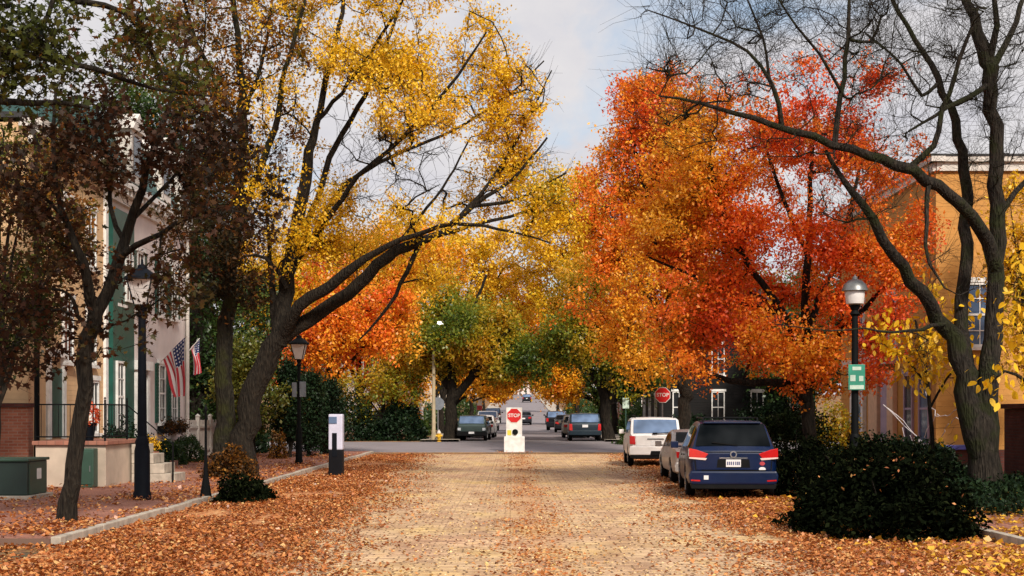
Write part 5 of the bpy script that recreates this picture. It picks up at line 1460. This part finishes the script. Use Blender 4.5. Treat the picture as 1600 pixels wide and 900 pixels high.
def car(name, label, cat, S, paint_m, glass_m='carglass', group=None):
    """A car at the origin, nose towards +y. S: style values in metres."""
    L, w, belt, zb = S['L'], S['w'] / 2, S['belt'], S['zb']
    top = np.array(S['top'], float)      # (y from the tail, z) upper contour along the middle
    bl = np.array(S['beltline'], float)
    ys_ = np.unique(np.concatenate([np.linspace(0, L, 64), [0, .03, .08, L - .08, L - .03, L] , top[:, 0]]))
    root = thing(name, label, cat, (0, 0, 0), group=group)
    rows = []

    def prof(y):
        zt = np.interp(y, top[:, 0], top[:, 1]); be = min(np.interp(y, bl[:, 0], bl[:, 1]), zt - .03)
        e = min(y, L - y)
        k = 1 - .1 * max(0, 1 - e / S.get('round', .55)) ** 2.2 - .05 * max(0, 1 - e / .1) ** 2
        ww = w * k
        wr = ww - S['tumble'] * max(0, zt - be) - .01
        zl = zb + .1 * max(0, 1 - e / .5)
        return zt, be, ww, wr, zl
    for y in ys_:
        zt, be, ww, wr, zl = prof(y)
        sh = zt - min(.07, (zt - be) * .5)
        zm = zl + (be - zl) * .55
        half = [(0, zl), (ww * .8, zl), (ww * .95, zl + .07), (ww * .995, zl + .2), (ww * 1.0, zm), (ww * .985, (zm + be) / 2 + .03), (ww * .965, be), (wr, sh), (wr * .93, sh + (zt - sh) * .6), (wr * .75, zt - .004 - .012 * (zt > be + .2)), (0, zt)]
        rows.append([(x, y - L / 2, z) for x, z in half] + [(-x, y - L / 2, z) for x, z in half[-2:0:-1]])
    n = len(rows[0])
    m_ = MB()
    vs = [p for r_ in rows for p in r_]
    fs = []
    for i in range(len(rows) - 1):
        for k in range(n):
            k2 = (k + 1) % n
            fs.append((i * n + k, i * n + k2, (i + 1) * n + k2, (i + 1) * n + k))
    fs.append(tuple(range(n - 1, -1, -1))); fs.append(tuple(range((len(rows) - 1) * n, len(rows) * n)))
    m_.add(vs, fs)
    body = m_.build('body', paint_m, root, smooth=True)
    # wheel arches
    wr_ = S['wr']
    wy = [S['wy'][0] - L / 2, S['wy'][1] - L / 2]
    cb = MB()
    for y in wy:
        for sx_ in (-1, 1):
            cb.lathe([(wr_ + .07, -.3), (wr_ + .07, .3)], (sx_ * (w - .02), y, wr_), 28, 'x')
    cut = cb.build('cut', M['plastic'])
    md = body.modifiers.new('b', 'BOOLEAN'); md.object = cut; md.operation = 'DIFFERENCE'; md.solver = 'EXACT'
    dg = bpy.context.evaluated_depsgraph_get(); dg.update()
    nm = bpy.data.meshes.new_from_object(body.evaluated_get(dg))
    body.modifiers.clear(); body.data = nm; nm.name = 'body'
    while len(nm.materials) > 1: nm.materials.pop()
    nm.polygons.foreach_set('use_smooth', [True] * len(nm.polygons)); nm.set_sharp_from_angle(angle=R(32))
    bpy.data.objects.remove(cut)
    # side windows
    for sx_ in (-1, 1):
        m_ = MB()
        for (a, b) in S['side']:
            ya = np.linspace(a, b, 9)
            g_ = []
            for j, y in enumerate(ya):
                zt, be, ww, wr, zl = prof(y)
                sh = zt - min(.07, (zt - be) * .5)
                lo, hi = .09, .9
                for f_ in (lo, .5, hi):
                    g_.append((sx_ * (ww * .965 + (wr - ww * .965) * f_ + .012), y - L / 2, be + (sh - be) * f_))
            m_.add(g_, [(3 * j + q, 3 * j + q + 1, 3 * j + q + 4, 3 * j + q + 3) for j in range(8) for q in range(2)])
        o = m_.build('side_window', M[glass_m], root, smooth=True)
    # rear and front glass follow the middle contour

    def glass_on(name_, ya, yb, inset, mname):
        yy = np.linspace(ya, yb, 9); g_ = []
        eps = .01
        for y in yy:
            zt, be, ww, wr, zl = prof(y)
            z2 = np.interp(y + .02, top[:, 0], top[:, 1]); z1 = np.interp(y - .02, top[:, 0], top[:, 1])
            tz = (z2 - z1); q = math.hypot(.04, tz); ny, nz = -tz / q, .04 / q
            for f_ in (-1, -.5, 0, .5, 1):
                x = f_ * (wr * .93 - inset)
                dz = -.012 * abs(f_)
                g_.append((x, y - L / 2 + ny * eps * 1.5, zt + dz + nz * eps * 1.5))
        m2 = MB(); m2.add(g_, [(5 * j + q, 5 * j + q + 1, 5 * j + q + 6, 5 * j + q + 5) for j in range(8) for q in range(4)])
        return m2.build(name_, M[mname], root, smooth=True)
    rg_ = glass_on('rear_window', *S['rear_glass'], S.get('rinset', .05), S.get('rglass', glass_m))
    glass_on('windscreen', *S['front_glass'], .06, glass_m)
    # wheels
    for y in wy:
        for sx_ in (-1, 1):
            xo = sx_ * (w - .015)
            m_ = MB(); m_.lathe([(wr_ * .62, -.2), (wr_ * .93, -.2), (wr_, -.16), (wr_, -.03), (wr_ * .93, .0), (wr_ * .64, .0)] if sx_ > 0 else [(wr_ * .64, 0), (wr_ * .93, 0), (wr_, .03), (wr_, .16), (wr_ * .93, .2), (wr_ * .62, .2)], (xo, y, wr_), 24, 'x')
            wh_ = m_.build('wheel', M['tyre'], root, smooth='auto')
            m_ = MB(); c_ = xo + sx_ * .004
            m_.lathe([(wr_ * .62, -.012), (wr_ * .62, .012)], (c_ - sx_ * .02, y, wr_), 24, 'x')
            for k in range(7):
                a = 2 * math.pi * k / 7
                m_.box(c_ - .012, c_ + .012, y - .028, y + .028, wr_ + .05, wr_ * 1.6, Matrix.Rotation(a, 3, 'X'), (c_, y, wr_))
            m_.lathe([(.075, -.015), (.075, .015)], (c_, y, wr_), 12, 'x')
            m_.build('rim', M['rim'], wh_)
    # under-body pan, bumpers
    m_ = MB(); m_.box(-w * .82, w * .82, -L / 2 + .35, L / 2 - .35, zb - .06, zb + .12); m_.build('underbody', M['plastic'], root)
    for sx_ in (-1, 1):
        ym = S['mirror'] - L / 2
        zt, be, ww, wr, zl = prof(S['mirror'])
        m_ = MB(); m_.box(sx_ * (ww * .96), sx_ * (ww + .06), ym - .03, ym + .03, be + .04, be + .08); m_.box(sx_ * (ww + .04), sx_ * (ww + .22), ym - .05, ym + .06, be + .02, be + .18)
        m_.build('mirror', paint_m, root, bevel=.02)
    for sx_ in (-1, 1):
        m_ = MB()
        for d_ in S['doors']:
            zt, be, ww, wr, zl = prof(d_)
            m_.box(sx_ * (ww * .955), sx_ * (ww * 1.003), d_ - L / 2 + .1, d_ - L / 2 + .27, be - .16, be - .125)
        m_.build('door_handle', paint_m, root, bevel=.006)
    root['_x'] = 0
    del root['_x']
    return root, prof


def tail_panel(root, L, spec, y_off=0.0):
    """spec: list of (name, material, [outline (x,z)], y0, y1) prisms on the tail, y measured from the tail, negative outwards."""
    for nm, mm, poly, y0, y1, bv in spec:
        m_ = MB(); m_.prism(poly, -L / 2 + y0, -L / 2 + y1, 'y'); m_.build(nm, mm, root, bevel=bv, world=False)


def mirror(poly): return [(-x, z) for x, z in poly]


# --- navy minivan
S = dict(L=5.05, w=1.98, belt=1.08, zb=.26, tumble=.4, wr=.345, wy=(1.08, 4.1), round=.75,
         top=[(0, .95), (.02, 1.06), (.1, 1.16), (.22, 1.36), (.36, 1.58), (.47, 1.67), (.7, 1.7), (1.6, 1.73), (2.6, 1.71), (3.2, 1.62), (3.6, 1.42), (4.05, 1.14), (4.3, 1.05), (4.8, .9), (5.0, .7), (5.05, .62)],
         beltline=[(0, 1.08), (1.0, 1.09), (3, 1.04), (4.0, 1.0), (5, .8)], side=[(.42, 1.35), (1.45, 2.5), (2.58, 3.45)],
         rear_glass=(.105, .445), front_glass=(3.3, 3.98), mirror=3.55, doors=(1.7, 2.75), rinset=.0)
van, pr = car('parked_minivan', 'navy blue minivan parked nearest on the right with red tail lights and roof rails', 'minivan', S, M['navy'])
L = S['L']
TL = [(.54, 1.0), (.80, 1.09), (.955, 1.12), (.96, .93), (.64, .87)]
tail_panel(van, L, [
    ('bumper', M['navy'], [(-.9, .33), (.9, .33), (.955, .4), (.965, .52), (.93, .63), (-.93, .63), (-.965, .52), (-.955, .4)], -.07, .3, .05),
    ('bumper_skirt', M['plastic'], [(-.9, .24), (.9, .24), (.93, .345), (-.93, .345)], -.05, .3, .01),
    ('tailgate', M['navy'], [(-.8, .63), (.8, .63), (.84, 1.03), (-.84, 1.03)], -.022, .1, .03),
    ('tailgate_seam', M['plastic'], [(-.815, .615), (.815, .615), (.855, 1.045), (-.855, 1.045)], -.012, .05, 0),
    ('bumper_step', M['plastic'], [(-.7, .632), (.7, .632), (.68, .65), (-.68, .65)], -.065, -.02, 0),
    ('reflector', M['tail'], [(.72, .4), (.92, .41), (.92, .44), (.72, .43)], -.078, -.06, 0), ('reflector', M['tail'], mirror([(.72, .4), (.92, .41), (.92, .44), (.72, .43)]), -.078, -.06, 0),
    ('tail_light', M['tail'], TL, -.035, .25, .012), ('tail_light', M['tail'], mirror(TL), -.035, .25, .012),
    ('plate_recess', M['plastic'], [(-.36, .7), (.36, .7), (.34, .88), (-.34, .88)], -.026, -.02, 0),
    ('licence_plate', M['plate'], [(-.16, .715), (.16, .715), (.16, .875), (-.16, .875)], -.036, -.024, .002),
    ('hatch_trim', M['chrome'], [(-.3, .895), (.3, .895), (.3, .92), (-.3, .92)], -.03, -.02, 0),
    ('sticker', M['sticker_red'], [(.62 + .06 * math.cos(a), .79 + .045 * math.sin(a)) for a in np.linspace(0, 6.0, 8)], -.027, -.018, 0),
    ('sticker', M['plate'], [(.62 + .075 * math.cos(a), .67 + .045 * math.sin(a)) for a in np.linspace(0, 6.0, 10)], -.027, -.018, 0),
    ('sticker', M['plate'], [(-.64, .44), (-.54, .44), (-.54, .53), (-.64, .53)], -.078, -.068, 0),
])
for sx_ in (-1, 1):
    m_ = MB(); m_.prism([(sx_ * .6, .86), (sx_ * .955, .895), (sx_ * .958, .925), (sx_ * .57, .905)], -L / 2 - .04, -L / 2 - .03, 'y'); m_.build('reverse_lens', M['tail_clear'], van, world=False)
m_ = MB()
m_.lathe([(.075, -.01), (.08, 0), (.075, .008)], (0, -L / 2 - .033, .985), 20, 'y'); eb = m_.build('emblem', M['chrome'], van, world=False)
m_ = MB(); m_.lathe([(.05, -.003), (.05, .003)], (0, -L / 2 - .045, .985), 16, 'y'); m_.build('emblem_field', M['navy'], eb, world=False)
m_ = MB()
for i, x in enumerate((-.125, -.085, -.045, .0, .05, .09, .125)):
    m_.box(x - .013, x + .013, -L / 2 - .0385, -L / 2 - .0365, .755, .83)
m_.build('lettering', M['ink'], van, world=False)
m_ = MB(); m_.box(-.62, .62, -L / 2 + .36, -L / 2 + .52, 1.655, 1.695); m_.build('spoiler', M['navy'], van, bevel=.015, world=False)
for sx_ in (-1, 1):
    m_ = MB(); m_.tube([(sx_ * .6, -L / 2 + .75, 1.66), (sx_ * .6, -L / 2 + .85, 1.77), (sx_ * .6, .5, 1.78), (sx_ * .6, .62, 1.68)], .02, 6); m_.build('roof_rail', M['black_iron'], van, world=False)
m_ = MB(); m_.tube([(-.6, -1.2, 1.775), (.6, -1.2, 1.775)], .02, 6); m_.tube([(-.6, -.1, 1.775), (.6, -.1, 1.775)], .02, 6); m_.build('crossbar', M['black_iron'], van, world=False)
m_ = MB(); m_.box(-.45, .1, -L / 2 + .085, -L / 2 + .11, 1.2, 1.225, Matrix.Rotation(.12, 3, 'Y')); m_.build('wiper', M['plastic'], van, world=False)
# a few fallen leaves on its roof and hood belong to the litter, not to the van
van.location = (5.0, 29.9 + L / 2, .01); van.rotation_euler = (0, 0, R(-4.3))

# --- white wagon
S2 = dict(L=4.75, w=1.87, belt=1.1, zb=.32, tumble=.17, wr=.37, wy=(.95, 3.73), round=.45,
          top=[(0, .98), (.03, 1.1), (.09, 1.18), (.2, 1.42), (.3, 1.62), (.42, 1.7), (.7, 1.73), (1.8, 1.74), (2.5, 1.68), (2.8, 1.56), (3.3, 1.16), (3.5, 1.12), (4.4, 1.02), (4.65, .9), (4.75, .7)],
          beltline=[(0, 1.12), (3, 1.1), (4.75, .9)], side=[(.42, 1.2), (1.28, 2.05), (2.12, 2.85)], rear_glass=(.085, .34), front_glass=(2.72, 3.28), mirror=2.75, doors=(1.4, 2.3), rglass='carglass_sky', rinset=.03)
suv, pr = car('parked_suv', 'white boxy SUV with square red tail lights parked ahead of the minivan', 'suv', S2, M['whitecar'])
L2 = S2['L']
TL = [(.7, .78), (.9, .8), (.905, 1.08), (.72, 1.08)]
tail_panel(suv, L2, [
    ('bumper', M['whitecar'], [(-.91, .42), (.91, .42), (.92, .6), (.9, .72), (-.9, .72), (-.92, .6)], -.09, .3, .03),
    ('bumper_skirt', M['plastic'], [(-.85, .3), (.85, .3), (.88, .44), (-.88, .44)], -.06, .3, .01),
    ('hitch', M['plastic'], [(-.2, .4), (.45, .4), (.42, .56), (-.16, .56)], -.1, -.05, .008),
    ('tailgate', M['whitecar'], [(-.68, .73), (.68, .73), (.7, 1.1), (-.7, 1.1)], -.022, .08, .015),
    ('tail_light', M['tail'], TL, -.035, .22, .01), ('tail_light', M['tail'], mirror(TL), -.035, .22, .01),
    ('licence_plate', M['plate'], [(-.16, .76), (.16, .76), (.16, .92), (-.16, .92)], -.034, -.02, .002),
    ('hatch_trim', M['grey_metal'], [(-.3, .95), (.3, .95), (.28, 1.0), (-.28, 1.0)], -.04, -.02, .004),
])
m_ = MB(); m_.box(-.05, .62, -L2 / 2 - .01, -L2 / 2 + .03, 1.17, 1.2, Matrix.Rotation(-.06, 3, 'Y')); m_.box(-.1, .06, -L2 / 2 - .01, -L2 / 2 + .04, 1.14, 1.2); m_.build('wiper', M['plastic'], suv, world=False)
for sx_ in (-1, 1):
    m_ = MB(); m_.tube([(sx_ * .68, -L2 / 2 + .6, 1.71), (sx_ * .68, -L2 / 2 + .7, 1.79), (sx_ * .68, .1, 1.8), (sx_ * .68, .25, 1.7)], .018, 6); m_.build('roof_rail', M['plastic'], suv, world=False)
suv.location = (5.1, 48.1 + L2 / 2, .01); suv.rotation_euler = (0, 0, R(-2.0))

# --- silver sedan between them
S3 = dict(L=4.7, w=1.78, belt=.95, zb=.24, tumble=.24, wr=.32, wy=(.95, 3.7), round=.6,
          top=[(0, .72), (.04, .86), (.12, .93), (.7, 1.0), (.95, 1.06), (1.5, 1.35), (1.8, 1.42), (2.3, 1.44), (2.75, 1.38), (3.1, 1.2), (3.5, .98), (3.7, .95), (4.4, .82), (4.6, .7), (4.7, .56)],
          beltline=[(0, .88), (1, .95), (3.3, .9), (4.7, .62)], side=[(1.3, 2.0), (2.07, 3.0)], rear_glass=(1.0, 1.52), front_glass=(2.85, 3.42), mirror=3.0, doors=(1.5, 2.4), rinset=.06)


def sedan_tail(root, L_, tail, pm):
    TL_ = [(.5, .66), (.8, .7), (.82, .86), (.52, .86)]
    tail_panel(root, L_, [('bumper', pm, [(-.84, .32), (.84, .32), (.86, .48), (.82, .58), (-.82, .58), (-.86, .48)], -.06, .3, .03),
                          ('tail_light', tail, TL_, -.025, .2, .01), ('tail_light', tail, mirror(TL_), -.025, .2, .01),
                          ('licence_plate', M['plate'], [(-.16, .62), (.16, .62), (.16, .77), (-.16, .77)], -.02, .02, .002)])


sed, pr = car('parked_sedan', 'silver sedan mostly hidden between the navy minivan and the white SUV', 'sedan', S3, M['silver'])
sedan_tail(sed, S3['L'], M['tail'], M['silver'])
sed.location = (5.2, 36.4 + S3['L'] / 2, .01); sed.rotation_euler = (0, 0, R(-1.0))

# --- slate-blue wagon across the crossing
wag, pr = car('parked_wagon', 'slate-blue wagon parked first on the right across the crossing', 'wagon', dict(S2, top=[(a, b * .93) for a, b in S2['top']], beltline=[(a, b * .93) for a, b in S2['beltline']]), M['slateblue'], 'carglass')
TL = [(.72, .62), (.9, .64), (.9, 1.0), (.74, 1.0)]
tail_panel(wag, L2, [('bumper', M['slateblue'], [(-.91, .36), (.91, .36), (.92, .5), (.9, .62), (-.9, .62), (-.92, .5)], -.08, .3, .03),
                     ('tail_light', M['tail'], TL, -.03, .22, .01), ('tail_light', M['tail'], mirror(TL), -.03, .22, .01),
                     ('licence_plate', M['plate'], [(-.16, .8), (.16, .8), (.16, .95), (-.16, .95)], -.03, -.01, .002)])
wag.location = (4.2, 78.2 + L2 / 2, gz(80)); wag.rotation_euler = (0, 0, R(-1))

# --- old grey-green wagon facing us on the left
old, pr = car('parked_wagon', 'old grey-green wagon with pale roof reflections parked on the left across the crossing', 'wagon', dict(S2, w=1.72, top=[(a, b * .86) for a, b in S2['top']], beltline=[(a, b * .86) for a, b in S2['beltline']], rglass='carglass_sky'), M['greygreen'], 'carglass')
TL = [(.62, .6), (.8, .62), (.8, .76), (.62, .76)]
tail_panel(old, L2, [('bumper', M['plastic'], [(-.84, .3), (.84, .3), (.86, .46), (.84, .56), (-.84, .56), (-.86, .46)], -.1, .3, .03),
                     ('tail_light', M['headlamp'], TL, -.03, .22, .01), ('tail_light', M['headlamp'], mirror(TL), -.03, .22, .01),
                     ('licence_plate', M['plate'], [(-.16, .42), (.16, .42), (.16, .54), (-.16, .54)], -.12, -.1, .002)])
old.location = (-2.2, 79.0 + L2 / 2, gz(81)); old.rotation_euler = (0, 0, R(-3))


def put(src, label, x, y, rz, pm, srcp, group=None):
    c = copy_tree(src, None, {srcp.name: pm})
    c.location = (x, y, gz(y) + .01)
    sl_ = math.atan((gz(y + 2) - gz(y - 2)) / 4)
    c.rotation_euler = (sl_, 0, rz)
    c['label'] = label
    if group: c['group'] = group
    return c


GR = 'cars parked along the far street'
put(sed, 'white sedan parked behind the grey-green wagon on the left', -1.95, 90.5, R(-2), M['whitecar'], M['silver'], GR)
put(sed, 'pale sedan parked third on the left of the far street', -2.2, 104, R(-1), M['whitecar'], M['silver'], GR)
put(suv, 'white SUV parked fourth on the left of the far street', -2.1, 122, R(-1), M['whitecar'], M['whitecar'], GR)
put(sed, 'white car parked fifth on the left of the far street', -2.3, 142, 0, M['whitecar'], M['silver'], GR)
put(suv, 'dark SUV parked sixth on the left of the far street', -2.2, 160, 0, M['blackcar'], M['whitecar'], GR)
put(sed, 'beige sedan tucked ahead of the slate-blue wagon on the right', 4.15, 90.0, R(-1), M['beige'], M['silver'], GR)
put(suv, 'black SUV parked third on the right of the far street', 4.1, 124, R(-4), M['blackcar'], M['whitecar'], GR)
put(sed, 'black sedan parked fourth on the right of the far street', 4.35, 112, R(-2), M['blackcar'], M['silver'], GR)
put(sed, 'dark sedan parked fifth on the right of the far street', 4.6, 152, 0, M['blackcar'], M['silver'], GR)
put(sed, 'dark car driving away just right of the STOP pedestal', 1.25, 150, 0, M['blackcar'], M['silver'])
put(suv, 'dark car high on the hill near the crest', 3.1, 290, 0, M['blackcar'], M['whitecar'])
